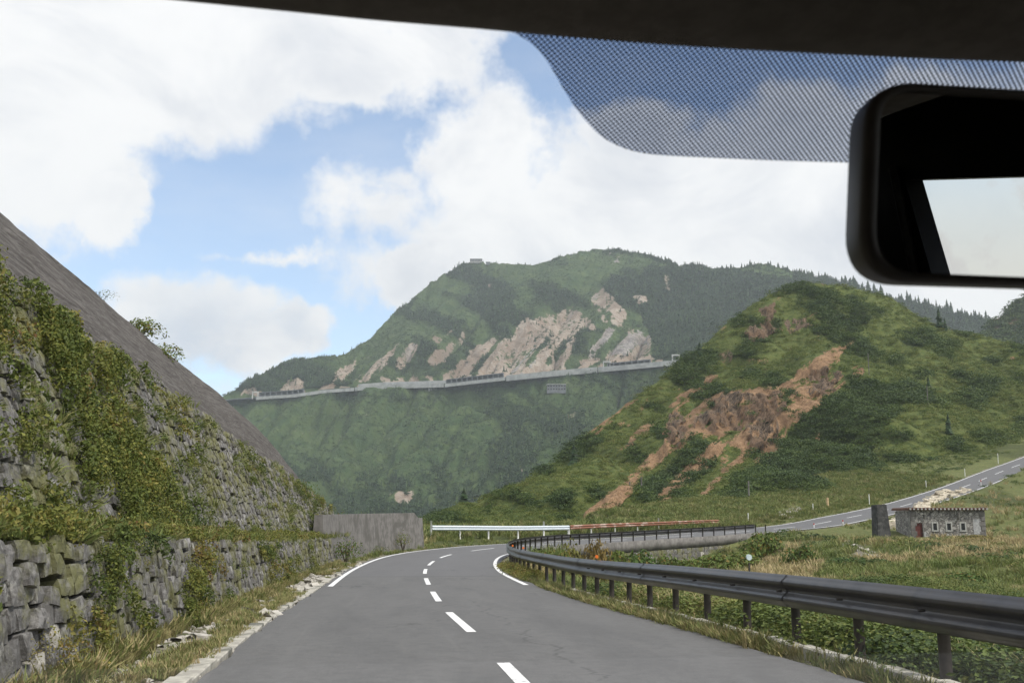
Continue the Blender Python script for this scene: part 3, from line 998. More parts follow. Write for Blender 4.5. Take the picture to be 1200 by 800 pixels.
mtedge = np.clip(mt.T * 5, 0, 1) * (1 - nearroad) * (1 - .8 * np.exp(-((mt.T - 1) / .05) ** 2))
q1 = fbm((mx * .9 + my * .9) / 48, (my - .5 * mx) / 130, 41)
mt.Z += mtedge * (-(1 - np.abs(q1 - .5) * 2) ** 4 * 34 + (fbm(mt.X / 150, mt.Y / 150, 42) - .5) * 46 + (fbm(mt.X / 30, mt.Y / 30, 43) - .5) * 12)
mx, my = project(mt.X, mt.Y, mt.Z)
dpx = f_road(mx) - my
wx = mx + 12 * (fbm(mx / 18, my / 18, 32) - .5) + 9 * (fbm(mx / 6, my / 6, 33) - .5)
wy = my + 12 * (fbm(mx / 18, my / 18, 34) - .5) + 8 * (fbm(mx / 6, my / 6, 35) - .5)
sp = [[(320, 462), (330, 450), (345, 440), (352, 448), (362, 446), (350, 456), (340, 462)], [(365, 445), (380, 430), (386, 432), (378, 442)], [(385, 445), (400, 430), (418, 418), (414, 430), (398, 446)],
      [(415, 444), (440, 425), (468, 402), (462, 416), (445, 434), (430, 445)], [(462, 430), (480, 405), (495, 404), (485, 418), (472, 432)], [(500, 425), (525, 402), (548, 385), (545, 395), (528, 418), (510, 434)],
      [(518, 445), (536, 425), (556, 408), (578, 398), (600, 384), (620, 372), (645, 366), (668, 362), (692, 370), (700, 384), (678, 390), (660, 402), (648, 416), (636, 430), (622, 440), (590, 443)], [(640, 438), (655, 415), (668, 400), (676, 402), (664, 420), (655, 437)],
      [(648, 375), (665, 362), (676, 352), (672, 362), (655, 376)], [(695, 352), (705, 338), (712, 345), (722, 355), (735, 365), (740, 380), (735, 378), (722, 368), (712, 362), (704, 362)],
      [(696, 358), (706, 365), (716, 376), (706, 372)], [(700, 345), (712, 352), (728, 366), (742, 388), (752, 408), (742, 406), (728, 384), (712, 366)], [(735, 365), (745, 390), (762, 405), (765, 418), (745, 418), (742, 400), (730, 385)], [(776, 320), (786, 322), (790, 345), (782, 338)], [(742, 348), (760, 350), (758, 358), (748, 358)],
      [(690, 425), (720, 412), (745, 408), (765, 414), (765, 422), (720, 428)], [(280, 462), (292, 455), (308, 458), (305, 464)], [(566, 330), (574, 326), (574, 336)], [(752, 402), (758, 388), (764, 400), (762, 415)],
      [(565, 460), (575, 457), (588, 458), (580, 465)], [(605, 548), (620, 544), (614, 555)], [(455, 578), (480, 576), (492, 582), (470, 588)], [(664, 485), (676, 480), (676, 492), (668, 492)], [(508, 398), (524, 384), (534, 384), (512, 402)]]
dpx_new = f_road(mx) - my
msoil = np.zeros(mx.shape)
for pl in sp: msoil = np.maximum(msoil, in_poly(wx, wy, pl) * 1.0)
# bare slopes above the road are streaked with green
streak = fbm((mx + .85 * my) / 7, (my - .5 * mx) / 60, 37)
msoil *= sstep(.27, .38, streak) * (.55 + .45 * sstep(.4, .55, fbm((mx + .7 * my) / 3, (my - .5 * mx) / 16, 38)))
msoil[1:-1, 1:-1] = (msoil[:-2, 1:-1] + msoil[2:, 1:-1] + msoil[1:-1, :-2] + msoil[1:-1, 2:] + 2 * msoil[1:-1, 1:-1]) / 6
mrock = np.zeros(mx.shape)
for pl in [[(700, 385), (740, 380), (760, 400), (730, 415), (690, 420)], [(592, 440), (610, 415), (640, 400), (625, 425), (612, 440)], [(713, 293), (724, 294), (726, 308), (716, 304)], [(690, 350), (700, 342), (708, 352)], [(468, 418), (490, 402), (480, 425)]]:
    mrock = np.maximum(mrock, in_poly(wx, wy, pl) * .75 * sstep(.4, .5, streak))
band = (dpx_new > 1.0) & (dpx_new < 4 + 11 * fbm(mx / 16, mx * 0, 36)) & (mx > 330) & (mx < 785)
msoil = np.maximum(msoil, band * sstep(.40, .52, fbm(mx / 9, my / 9, 35)) * .9)
msoil = np.where(mrock > .1, msoil * .6, msoil)
msoil *= (mt.T < 1.0); mrock *= (mt.T < 1.0)
forest = sstep(.38, .64, fbm((mx * .8 + my * .75) / 60, (my * 1.1 - .55 * mx) / 26, 39))
forest = np.maximum(forest, in_poly(wx, wy, [(760, 312), (840, 318), (940, 322), (1160, 380), (1160, 470), (800, 420), (770, 400), (740, 350)]) * .95)
forest *= (1 - .75 * in_poly(wx, wy, [(330, 470), (560, 470), (600, 520), (540, 560), (400, 560), (340, 520)]))
forest = np.maximum(forest, in_poly(wx, wy, [(350, 600), (420, 560), (560, 530), (640, 470), (700, 480), (560, 620), (420, 620)]) * sstep(.42, .58, fbm(mx / 20, my / 14, 40)) * .8)
forest *= 1 - .35 * (dpx_new < -2)
mt.Z += 4 * (mt.T > .97) * (mt.T <= 1.0) * (fbm(mx / 5, mx * 0, 44) - .5) * 2
mt.build('mountain', M['mountain'], msoil, mrock, forest * .8)

# ---- a dark shoulder coming in from the right
sc = [(1120, [(420, 700), (405, 730), (398, 760)]), (1150, [(430, 690), (408, 730), (392, 770)]), (1170, [(440, 680), (405, 730), (374, 780)]), (1200, [(450, 680), (400, 735), (343, 800)]),
      (1260, [(470, 680), (390, 740), (290, 820)]), (1500, [(500, 680), (380, 760), (240, 860)])]
sh = Relief(sc, 1120, 1500, 160, 80, .5, 400, 10)
sh.Z += np.clip(sh.T * 4, 0, 1) * (fbm(sh.X / 20, sh.Y / 20, 46) - .5) * 9
z0 = np.zeros(sh.X.shape)
sh.build('hill', M['hill'], z0, sstep(.6, .7, fbm(sh.PX / 9, sh.PYs / 9, 47)) * .8, z0 + .9)


# ------------------------------------------------------------------ plant shapes (verts, faces) used again and again
def leaf_quad(c, n, up_, l, w_):
    n = n / np.linalg.norm(n)
    a = np.cross(n, up_); 
    if np.linalg.norm(a) < 1e-4: a = np.array([1., 0, 0])
    a /= np.linalg.norm(a); b = np.cross(a, n)
    return [c - b * l * .5, c + a * w_ * .5 + n * w_ * .12, c + b * l * .5, c - a * w_ * .5 + n * w_ * .12]


def bush_proto(nleaf, lsize, flat=.7, seed=0, core=True):
    r = np.random.default_rng(seed)
    V = []; Fc = []
    lobes = [(r.normal(0, .33), r.normal(0, .33), .15 + r.random() * .35, .35 + .3 * r.random()) for _ in range(6)]
    for i in range(nleaf):
        lx, ly, lz, lr = lobes[r.integers(len(lobes))]
        d = r.normal(size=3); d[2] = abs(d[2]) * 1.1 - .25; d /= np.linalg.norm(d)
        rad = lr * (.72 + .36 * r.random())
        c = np.array([lx, ly, lz]) + d * rad; c[2] = max(.0, c[2]) * flat
        n = d + r.normal(size=3) * .55
        ls = lsize * (.6 + .8 * r.random())
        q = leaf_quad(c, n, r.normal(size=3), ls, ls * .6)
        b = len(V); V += q; Fc.append((b, b + 1, b + 2, b + 3))
    return np.array(V), Fc


def tuft_proto(nb_, h=1.0, spread=.35, seed=0, width=.03):
    r = np.random.default_rng(seed)
    V = []; Fc = []
    for i in range(nb_):
        a = r.random() * 6.283; ro = r.random() ** .5 * spread
        c = np.array([math.cos(a) * ro, math.sin(a) * ro, 0])
        hh = h * (.5 + .6 * r.random()); le = hh * (.15 + .5 * r.random())
        a2 = a + r.normal() * .7
        dirv = np.array([math.cos(a2), math.sin(a2), 0]); side = np.array([-math.sin(a2), math.cos(a2), 0]) * width * (.6 + .8 * r.random())
        p1 = c + dirv * le * .3 + np.array([0, 0, hh * .6]); p2 = c + dirv * le + np.array([0, 0, hh])
        b = len(V)
        V += [c - side, c + side, p1 + side * .8, p1 - side * .8, p2]
        Fc += [(b, b + 1, b + 2, b + 3), (b + 3, b + 2, b + 4)]
    return np.array(V), Fc


def conifer_proto(h=1.0, r0=.2, layers=8, seed=0, seg=9):
    r = np.random.default_rng(seed)
    V = []; Fc = []
    lean = r.normal(0, .02, 2)
    for k in range(layers):
        t = k / layers
        zb = h * (.08 + .86 * t); rad = r0 * (1 - t) ** .8 * (.8 + .4 * r.random()) + .012
        zt = zb + h * .22 * (1 - .4 * t)
        b = len(V)
        V.append(np.array([lean[0] * zb, lean[1] * zb, min(zt, h)]))
        for i in range(seg):
            a = 6.283 * (i + r.random() * .6) / seg
            rr = rad * (.55 + .75 * r.random())
            V.append(np.array([lean[0] * zb + math.cos(a) * rr, lean[1] * zb + math.sin(a) * rr, zb - h * .02 * r.random()]))
        for i in range(seg): Fc.append((b, b + 1 + i, b + 1 + (i + 1) % seg))
    return np.array(V), Fc


def scatter(name, protos, pts, rot, scl, tint, var, mat, label=None):
    """one object: its own mesh holds the shapes and the loose points they stand on"""
    V = []; Fl = []; pid = []
    n = 0
    for k_, (pv, pf) in enumerate(protos):
        V.append(pv); Fl += [tuple(q + n for q in f) for f in pf]; pid += [k_ + 1] * len(pv); n += len(pv)
    npt = len(pts)
    V.append(np.asarray(pts)); pid += [0] * npt
    V = np.concatenate(V)
    me = bpy.data.meshes.new(name)
    me.from_pydata(V.tolist(), [], Fl)
    me.materials.append(mat)
    pre = n
    def put(nm, typ, arr, key):
        a_ = me.attributes.new(nm, typ, 'POINT'); a_.data.foreach_set(key, np.ascontiguousarray(arr).ravel())
    put('pid', 'INT', np.array(pid, np.int32), 'value')
    put('var', 'INT', np.r_[np.zeros(pre, np.int32), np.asarray(var, np.int32)], 'value')
    put('tint', 'FLOAT', np.r_[np.zeros(pre), tint].astype(np.float32), 'value')
    put('rot', 'FLOAT_VECTOR', np.r_[np.zeros((pre, 3)), rot].astype(np.float32), 'vector')
    s3 = np.asarray(scl, float)
    if s3.ndim == 1: s3 = np.repeat(s3[:, None], 3, 1)
    put('scl', 'FLOAT_VECTOR', np.r_[np.ones((pre, 3)), s3].astype(np.float32), 'vector')
    o = link(name, me)
    tag(o, label, None, None, 'stuff')
    ng = bpy.data.node_groups.new(name + '_nodes', 'GeometryNodeTree')
    ng.interface.new_socket('Geometry', in_out='INPUT', socket_type='NodeSocketGeometry')
    ng.interface.new_socket('Geometry', in_out='OUTPUT', socket_type='NodeSocketGeometry')
    N = ng.nodes; Lk = ng.links
    gi = N.new('NodeGroupInput'); go = N.new('NodeGroupOutput')
    def named(nm, typ):
        q = N.new('GeometryNodeInputNamedAttribute'); q.data_type = typ; q.inputs[0].default_value = nm; return q.outputs[0]
    def eq(sock, val):
        q = N.new('FunctionNodeCompare'); q.data_type = 'INT'; q.operation = 'EQUAL'
        ii = [x for x in q.inputs if x.enabled and x.type == 'INT']
        Lk.new(sock, ii[0]); ii[1].default_value = val
        return q.outputs[0]
    pidn = named('pid', 'INT'); varn = named('var', 'INT'); rotn = named('rot', 'FLOAT_VECTOR'); scln = named('scl', 'FLOAT_VECTOR')
    def sep_(val):
        q = N.new('GeometryNodeSeparateGeometry'); q.domain = 'POINT'
        Lk.new(gi.outputs[0], q.inputs[0]); Lk.new(eq(pidn, val), q.inputs[1]); return q.outputs[0]
    ptsg = sep_(0)
    e2r = N.new('FunctionNodeEulerToRotation'); Lk.new(rotn, e2r.inputs[0])
    jn = N.new('GeometryNodeJoinGeometry')
    for k_ in range(len(protos)):
        ip = N.new('GeometryNodeInstanceOnPoints')
        Lk.new(ptsg, ip.inputs['Points']); Lk.new(eq(varn, k_), ip.inputs['Selection']); Lk.new(sep_(k_ + 1), ip.inputs['Instance'])
        Lk.new(e2r.outputs[0], ip.inputs['Rotation']); Lk.new(scln, ip.inputs['Scale'])
        Lk.new(ip.outputs[0], jn.inputs[0])
    Lk.new(jn.outputs[0], go.inputs[0])
    md = o.modifiers.new('scatter', 'NODES'); md.node_group = ng
    return o


def rotz_rand(n, tilt=.15):
    return np.stack([rng.normal(0, tilt, n), rng.normal(0, tilt, n), rng.random(n) * 6.283], 1)


BUSH_FAR = [bush_proto(34, .34, .75, 100 + i) for i in range(4)]
BUSH_MID = [bush_proto(90, .20, .75, 110 + i) for i in range(5)]
BUSH_NEAR = [bush_proto(260, .10, .85, 120 + i) for i in range(4)]
BUSH_WALL = [bush_proto(110, .20, .8, 150 + i) for i in range(3)] + [bush_proto(170, .13, .95, 155)]
TUFTS = [tuft_proto(26, 1, .4, 130 + i, .028) for i in range(5)]
CONI = [conifer_proto(1, .2, 8, 140 + i) for i in range(5)]

# ---- trees and scrub on the far mountain
n = 150000
r = rng.random(n) ** .9 * (mt.nvis - 1) * .999; c = rng.uniform(np.interp(240, mt.px, range(mt.nc)), np.interp(1180, mt.px, range(mt.nc)), n)
p, so, ro, da = mt.sample(r, c)
ppx, ppy = project(p[:, 0], p[:, 1], p[:, 2])
keep = ((so < .25) | (rng.random(n) < .05)) & (ro < .3) & (abs(f_road(ppx) - ppy) > 4) & (ppy < 625) & (rng.random(n) < .55 + .45 * np.clip(da * 1.5, 0, 1))
p, da, ppx, ppy = p[keep], da[keep], ppx[keep], ppy[keep]
n = len(p)
hgt = rng.uniform(2.5, 7.5, n) * (.45 + .55 * np.clip(da * 1.4, 0, 1))
isc = rng.random(n) < .45
scl = np.where(isc[:, None], np.stack([hgt * 1.3, hgt * 1.3, hgt * 1.35], 1), np.stack([hgt * .95, hgt * .95, hgt * .75], 1))
scatter('mountain_forest', BUSH_FAR[:3] + CONI[:3], p, rotz_rand(n, .05), scl, np.clip(.36 - .30 * da + rng.normal(0, .18, n), 0, 1), np.where(isc, 3 + rng.integers(0, 3, n), rng.integers(0, 3, n)), M['far_leaf'])

# ---- dwarf pine and scrub on the green hill
n = 52000
r = rng.random(n) * (hill.nvis + 3); c = rng.uniform(np.interp(440, hill.px, range(hill.nc)), np.interp(1330, hill.px, range(hill.nc)), n)
p, so, ro, da = hill.sample(r, c)
keep = ((so < .4) | (rng.random(n) < .10)) & ((ro < .25) | (rng.random(n) < .04)) & (rng.random(n) < .45 + .55 * da)
p, da = p[keep], da[keep]; n = len(p)
sz = rng.uniform(.7, 1.9, n) * (.75 + .5 * da) * np.clip(p[:, 1] / 230, .45, 1.15)
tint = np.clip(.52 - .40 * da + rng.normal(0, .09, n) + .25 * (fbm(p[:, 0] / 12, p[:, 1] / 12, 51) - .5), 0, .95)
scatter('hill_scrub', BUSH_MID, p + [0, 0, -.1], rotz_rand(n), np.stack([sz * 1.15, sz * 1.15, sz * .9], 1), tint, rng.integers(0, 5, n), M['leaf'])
n = 5000
r = rng.random(n) * (sh.nvis - 1); c = rng.random(n) * (sh.nc - 1)
p, so, ro, da = sh.sample(r, c)
sz = rng.uniform(2.5, 5, n)
scatter('shoulder_scrub', BUSH_FAR, p, rotz_rand(n), sz, np.clip(rng.normal(.15, .08, n), 0, 1), rng.integers(0, 4, n), M['leaf'])


# ---- meadow: grass, then scrub
def field_pts(n, ymin, ymax, pxmin, pxmax):
    """even over the picture plane of the meadow, so near grass is dense and far grass sparse"""
    yy = 1 / rng.uniform(1 / ymax, 1 / ymin, n)
    pxx = rng.uniform(pxmin, pxmax, n)
    return (pxx - 600) / F * yy, yy


def place(x, y): return np.stack([x, y, gz(x, y)], 1)


x, y = field_pts(70000, 6, 190, 600, 1420)
s, d, _ = nearest(x, y)
ok = (d > 3.8) & ~((d < 4.2) & (s > SR0) & (s < SR1)) & ~((x > 28) & (x < 46) & (abs(y - 100) < 4))
x, y, s, d = x[ok], y[ok], s[ok], d[ok]
p = place(x, y); n = len(p)
qx, qy = project(p[:, 0], p[:, 1], p[:, 2])
dry = sstep(.46, .6, fbm(x * .13 + 3, y * .13, 53)) 
dry = np.maximum(dry, in_poly(qx, qy, [(872, 636), (935, 634), (958, 650), (962, 672), (930, 695), (890, 690), (865, 660)]) * 1.0)
dry = np.maximum(dry, in_poly(qx, qy, [(1075, 628), (1180, 618), (1210, 636), (1190, 652), (1150, 660), (1090, 655)]) * 1.0)
hh = rng.uniform(.18, .45, n) * np.clip(y / 45, .8, 1.4) * np.where(d < 4.5, .35, 1)
ok = rng.random(n) < .85
scatter('meadow_grass', TUFTS, p[ok], rotz_rand(n, .15)[ok], np.stack([hh * 1.6, hh * 1.6, hh], 1)[ok], np.clip(.26 + .62 * dry + rng.normal(0, .13, n), 0, 1)[ok], rng.integers(0, 5, n)[ok], M['straw'])
x, y = field_pts(16000, 8, 190, 610, 1420)
s, d, _ = nearest(x, y)
cl_ = fbm(x * .16, y * .16, 55)
qx, qy = project(x, y, gz(x, y))
ok = (d > 4.4) & (cl_ > np.where(y < 45, .22, .42)) & ~((x > 27.5) & (x < 47) & (abs(y - 99) < 5))
ok &= ~in_poly(qx, qy, [(985, 628), (1010, 626), (1045, 664), (1010, 662)])
x, y, s, d, cl_ = x[ok], y[ok], s[ok], d[ok], cl_[ok]
p = place(x, y); n = len(p)
sz = rng.uniform(.3, .7, n) * np.clip(y / 60, .75, 1.5) * (1 + (cl_ - .5)) * np.where((y < 40) & (cl_ > .40), 1.6, 1)
tint = np.clip(.42 + 1.1 * (fbm(x * .13, y * .13, 57) - .5) + .10 * (y < 40) + rng.normal(0, .13, n), 0, .95)
scatter('meadow_scrub', BUSH_NEAR[:3] + BUSH_MID[:2], p, rotz_rand(n), np.stack([sz, sz, sz * .62], 1), tint, np.where(y < 45, rng.integers(0, 3, n), 3 + rng.integers(0, 2, n)), M['leaf'])

# ---- outer verge beyond the road: grass and low scrub
ss = rng.uniform(46, 200, 12000); dd = -rng.uniform(3.6, 30, 12000) 
q = at(ss, dd); x, y = q[:, 0], q[:, 1]
p = place(x, y); n = len(p)
hh = rng.uniform(.3, .7, n) * np.where(abs(dd) < 5.5, .5, 1)
ok = ~((ss < EWS + .5) & (dd > -5.7) & (dd < -4.3)) & ~((ss < WALL_END) & (dd < -4.3))
scatter('verge_grass', TUFTS, p[ok], rotz_rand(n, .15)[ok], np.stack([hh * 1.7, hh * 1.7, hh], 1)[ok], np.clip(rng.normal(.33, .16, n), 0, 1)[ok], rng.integers(0, 5, n)[ok], M['straw'])
ss = rng.uniform(EWS + 3, 240, 5000); dd = -rng.uniform(7.4, 45, 5000)
q = at(ss, dd); p = place(q[:, 0], q[:, 1]); n = len(p)
sz = rng.uniform(.4, 1.0, n)
scatter('verge_scrub', BUSH_MID, p, rotz_rand(n), np.stack([sz, sz, sz * .7], 1), np.clip(rng.normal(.42, .13, n), 0, .9), rng.integers(0, 5, n), M['leaf'])

# ------------------------------------------------------------------ left: the stepped stone walls
def stone_variants(nv=8):
    out = []
    for k_ in range(nv):
        rr = np.random.default_rng(300 + k_)
        # a 3x3x3 lattice surface pulled out of true
        V = {}; vs = []; fs = []
        def vid(a, b, c_):
            key = (a, b, c_)
            if key not in V:
                q = np.array([a, b, c_], float) - 1
                L = np.linalg.norm(q)
                q = q * (1 - .16 * (L - 1)) + rr.normal(0, .045, 3)
                if b == 0: q[1] -= .05 + .08 * rr.random()
                V[key] = len(vs); vs.append(q * .5)
            return V[key]
        for a in range(2):
            for b in range(2):
                for s_, quad in ((0, [(0, a, b), (0, a, b + 1), (0, a + 1, b + 1), (0, a + 1, b)]), (1, [(2, a, b), (2, a + 1, b), (2, a + 1, b + 1), (2, a, b + 1)]),
                                 (2, [(a, 0, b), (a + 1, 0, b), (a + 1, 0, b + 1), (a, 0, b + 1)]), (4, [(a, b, 0), (a, b + 1, 0), (a + 1, b + 1, 0), (a + 1, b, 0)]),
                                 (5, [(a, b, 2), (a + 1, b, 2), (a + 1, b + 1, 2), (a, b + 1, 2)])):
                    fs.append([vid(*q) for q in quad])
        out.append((np.array(vs), fs))
    return out


STV = stone_variants()
ST_ME = [mesh_data('stone', v, f, [M['stone']], False) for v, f in STV]
ST_PALE = [mesh_data('pale_stone', v, f, [M['pale_stone']], False) for v, f in STV]


def masonry(parent, s0, s1, off, z_lo, z_hi, batter, cw, ch, mat, limit=300, nearmask=None, side=-1):
    """courses of rough stones on a leaning face along the road; the nearest stay single, the rest are joined"""
    items = []
    zmax = 12
    row = 0
    z = 0.0
    while z < zmax:
        h = ch * random.uniform(.8, 1.25)
        s = s0 + random.uniform(0, cw)
        while s < s1:
            wd = cw * random.uniform(.65, 1.45)
            sm = s + wd / 2
            lo = z_lo(sm) if callable(z_lo) else z_lo; hi = z_hi(sm) if callable(z_hi) else z_hi
            zz = lo + z
            if zz + h * .6 < hi:
                hz = min(h, hi - zz)
                zz += random.uniform(-.06, .06)
                items.append((sm, zz + hz / 2, wd, hz))
            s += wd
        z += h; row += 1
    cp = np.array([0, 0, CAMZ])
    rec = []
    for (sm, zc, wd, hz) in items:
        lo = z_lo(sm) if callable(z_lo) else z_lo
        o_ = off + side * (zc - lo) * math.tan(batter)
        q = at(sm, o_, zc)
        rec.append((q, sm, wd, hz))
    vis = [(np.linalg.norm(q - cp) if 3 < sm else 1e3 + np.linalg.norm(q - cp), q, sm, wd, hz) for q, sm, wd, hz in rec]
    vis.sort(key=lambda t_: t_[0])
    mb = MB()
    for k_, (ds, q, sm, wd, hz) in enumerate(vis):
        hd = heading(sm)
        rot = Matrix.Rotation(hd, 4, 'Z') @ Matrix.Rotation(-side * -batter if side < 0 else batter, 4, 'X') @ Matrix.Rotation(random.uniform(-.2, .2), 4, 'Y') @ Matrix.Rotation(random.uniform(-.1, .1), 4, 'Z')
        if side > 0: rot = Matrix.Rotation(hd, 4, 'Z') @ Matrix.Rotation(0, 4, 'X')
        sc_ = Matrix.Diagonal((wd * 1.0, .28 + random.uniform(-.05, .12), hz * random.uniform(.9, 1.25), 1))
        Mx = Matrix.Translation(Vector(q)) @ rot @ sc_
        vi = random.randrange(len(STV))
        if k_ < limit:
            me = ST_ME[vi]
            if random.random() < .02: me = ST_PALE[vi]
            o = link('stone', me, parent)
            o.matrix_local = Mx
        else:
            mb.add([Mx @ Vector(v) for v in STV[vi][0]], STV[vi][1])
    if mb.v:
        o = mb.build('stone', mat, parent)
        o['kind'] = 'stuff'
    return rec


# lower wall
lw = empty('stone_wall')
tag(lw, 'low rough grey stone wall right beside the road on the left, below the planted ledge', 'wall')
low_h = lambda s: 1.42 - .004 * s


def strip_mesh(name, s0, s1, prof, mat, parent=None, step=1.0, uv=True, bumpy=0.0, fine=1):
    """prof(s) -> list of (offset, height); a closed-looking sheet along the road"""
    n_ = max(2, int((s1 - s0) / step) + 1)
    ss_ = np.linspace(s0, s1, n_)
    rows = []; UV = []
    for s_ in ss_:
        pr = prof(s_)
        pp = []; u_ = []
        for a_, b_ in zip(pr[:-1], pr[1:]):
            for f_ in range(fine):
                t_ = f_ / fine; pp.append((a_[0] * (1 - t_) + b_[0] * t_, a_[1] * (1 - t_) + b_[1] * t_))
        pp.append(pr[-1])
        acc = 0
        for i_, (o_, h_) in enumerate(pp):
            if i_: acc += math.hypot(o_ - pp[i_ - 1][0], h_ - pp[i_ - 1][1])
            UV.append((s_, acc))
        rows.append(np.stack([at(s_, o_, h_) for o_, h_ in pp]))
    V = np.stack(rows); k_ = V.shape[1]
    if bumpy:
        nn = (fbm(np.repeat(ss_[:, None], k_, 1) * .5, np.repeat(np.arange(k_)[None], n_, 0) * .35, 61) - .5)
        V[:, :, 2] += bumpy * nn; V[:, :, 0] += bumpy * .8 * nn
    V = V.reshape(-1, 3)
    i_, j_ = np.meshgrid(np.arange(n_ - 1), np.arange(k_ - 1), indexing='ij'); a_ = (i_ * k_ + j_).ravel()
    fc_ = np.stack([a_, a_ + k_, a_ + k_ + 1, a_ + 1], 1)
    me = mesh_data(name, V, fc_, [mat], True)
    uvl = me.uv_layers.new(name='UVMap'); UV = np.array(UV, np.float32)
    li = np.zeros(len(me.loops), np.int32); me.loops.foreach_get('vertex_index', li)
    uvl.data.foreach_set('uv', UV[li].ravel())
    return link(name, me, parent)


strip_mesh('wall_core', -20, WALL_END, lambda s: [(-4.65, -.4), (-4.88, low_h(s) - .12), (-5.6, low_h(s) - .1)], M['mortar'], lw)
B1 = R(10)
masonry(lw, -1, WALL_END, -4.55, lambda s: -.1, low_h, B1, .27, .20, M['stone'], 290)
# upper wall
uw = empty('stone_wall')
tag(uw, 'tall leaning overgrown stone wall rising above the ledge on the left', 'wall')
strip_mesh('wall_core', -20, 59, lambda s: [(-5.62, low_h(s) - .5), (-5.6 - math.tan(R(19.5)) * max(float(up_h(s)) - low_h(s), 0), up_h(s) - .12), (-6.3 - math.tan(R(19.5)) * max(float(up_h(s)) - low_h(s), 0), up_h(s) - .15)], M['mortar'], uw)
B2 = R(19.5)
masonry(uw, 4, 59, -5.5, low_h, up_h, B2, .29, .215, M['stone'], 290)
# sprayed concrete slope above
UTOP = lambda s: 5.5 + math.tan(B2) * max(float(up_h(s)) - low_h(s), 0)
cs = strip_mesh('sprayed_slope', -20, 60.5, lambda s: [(-UTOP(s) + .12, up_h(s) - .35), (-UTOP(s) - .04, up_h(s) - .03), (-float(TOPOFF(s)), cap_h(s)), (-float(TOPOFF(s)) - .2, cap_h(s) + .02), (-float(TOPOFF(s)) - .9, cap_h(s) - .6)], M['slope'], None, .5, bumpy=.12, fine=9)
tag(cs, 'steep dark grey sprayed concrete slope above the stone wall on the left', 'slope')
# concrete end wall that follows the bend
ew = empty('concrete_wall')
tag(ew, 'weathered grey concrete wall at the outside of the bend, left of the white guardrail', 'wall')


def end_top(s): return 2.75 - .004 * (s - 56)


EW1 = EWS
for (a_, b_) in ((WALL_END - .8, s_of_px(441, 48, 80, -4.7) - .03), (s_of_px(441, 48, 80, -4.7) + .03, EW1)):
    n_ = 14; ss_ = np.linspace(a_, b_, n_)
    V = []
    for q_, s_ in enumerate(ss_):
        zt = P(430, float(np.interp(s_, [WALL_END, EW1], [603, 600.5])), at(s_, -4.9)[1])[2] - at(s_, 0)[2]
        en = -.35 if s_ > EW1 - .9 else 0
        for (o_, h_) in ((-4.65, -.4), (-4.87, zt + en), (-5.25, zt + en), (-5.4, -.4)): V.append(at(s_, o_, h_))
    fs = []
    for q_ in range(n_ - 1):
        for k_ in range(4):
            fs.append((q_ * 4 + k_, q_ * 4 + (k_ + 1) % 4, q_ * 4 + 4 + (k_ + 1) % 4, q_ * 4 + 4 + k_))
    fs += [(0, 3, 2, 1), ((n_ - 1) * 4, (n_ - 1) * 4 + 1, (n_ - 1) * 4 + 2, (n_ - 1) * 4 + 3)]
    link('wall_panel', mesh_data('wall_panel', V, fs, [M['concrete']]), ew)

# ---- creepers and hanging plants on both walls and the ledge
pts = []; tn = []; szs = []; rots = []
def wall_cover(n_, s0, s1, off, lo, hi, bat, fn, size, out=.15):
    ss_ = s0 + (s1 - s0) * rng.random(n_) ** 1.5
    for s_ in ss_:
        l_, h_ = lo(s_), hi(s_)
        z_ = rng.uniform(l_, h_)
        g_, t_ = fn(s_, (z_ - l_) / max(h_ - l_, .1))
        if rng.random() > g_: continue
        q_ = at(s_, off - (z_ - l_) * math.tan(bat) + out, z_)
        pts.append(q_); tn.append(np.clip(.8 * t_ + rng.normal(0, .14), 0, .93)); szs.append(size * rng.uniform(.6, 1.35))
        rots.append((R(rng.uniform(30, 80)), rng.normal(0, .3), heading(s_) + rng.normal(0, .6)))


def f_up(s_, t_):
    nz = float(fbm(np.array([s_ * .22 + 9]), np.array([t_ * 1.6 - s_ * .05]), 63)[0])
    n2 = float(fbm(np.array([s_ * .9]), np.array([t_ * 4.0]), 68)[0])
    g_ = np.clip((nz - .55) * 6, 0, 1) * (.34 if s_ < 20 else .10) + .035
    if t_ < .1: g_ += .22
    if s_ < 13.5 and t_ > .30 + .02 * s_: g_ += .45
    if 15.2 < s_ < 20 + 1.5 * math.sin(t_ * 7): g_ += .7 * (t_ < .96)
    if 25 < s_ < 27 and t_ < .6: g_ += .12
    if t_ > .86 and s_ < 20: g_ += .3
    if s_ > 46: g_ += .12
    g_ *= np.clip((n2 - .34) * 5, 0, 1)
    return g_, .42 + .8 * (float(fbm(np.array([s_ * .3]), np.array([t_ * 3]), 65)[0]) - .4)


def f_lo(s_, t_):
    nz = float(fbm(np.array([s_ * .45 + 2]), np.array([t_ * .9]), 66)[0])
    n2 = float(fbm(np.array([s_ * 1.2]), np.array([t_ * 3.0]), 69)[0])
    g_ = np.clip((nz - .50) * 6, 0, .8) * (.8 if s_ < 20 else .4) + .05
    return g_ * np.clip((n2 - .34) * 5, 0, 1), .45 + 1.1 * (float(fbm(np.array([s_ * .35]), np.array([t_ * 3]), 67)[0]) - .42)


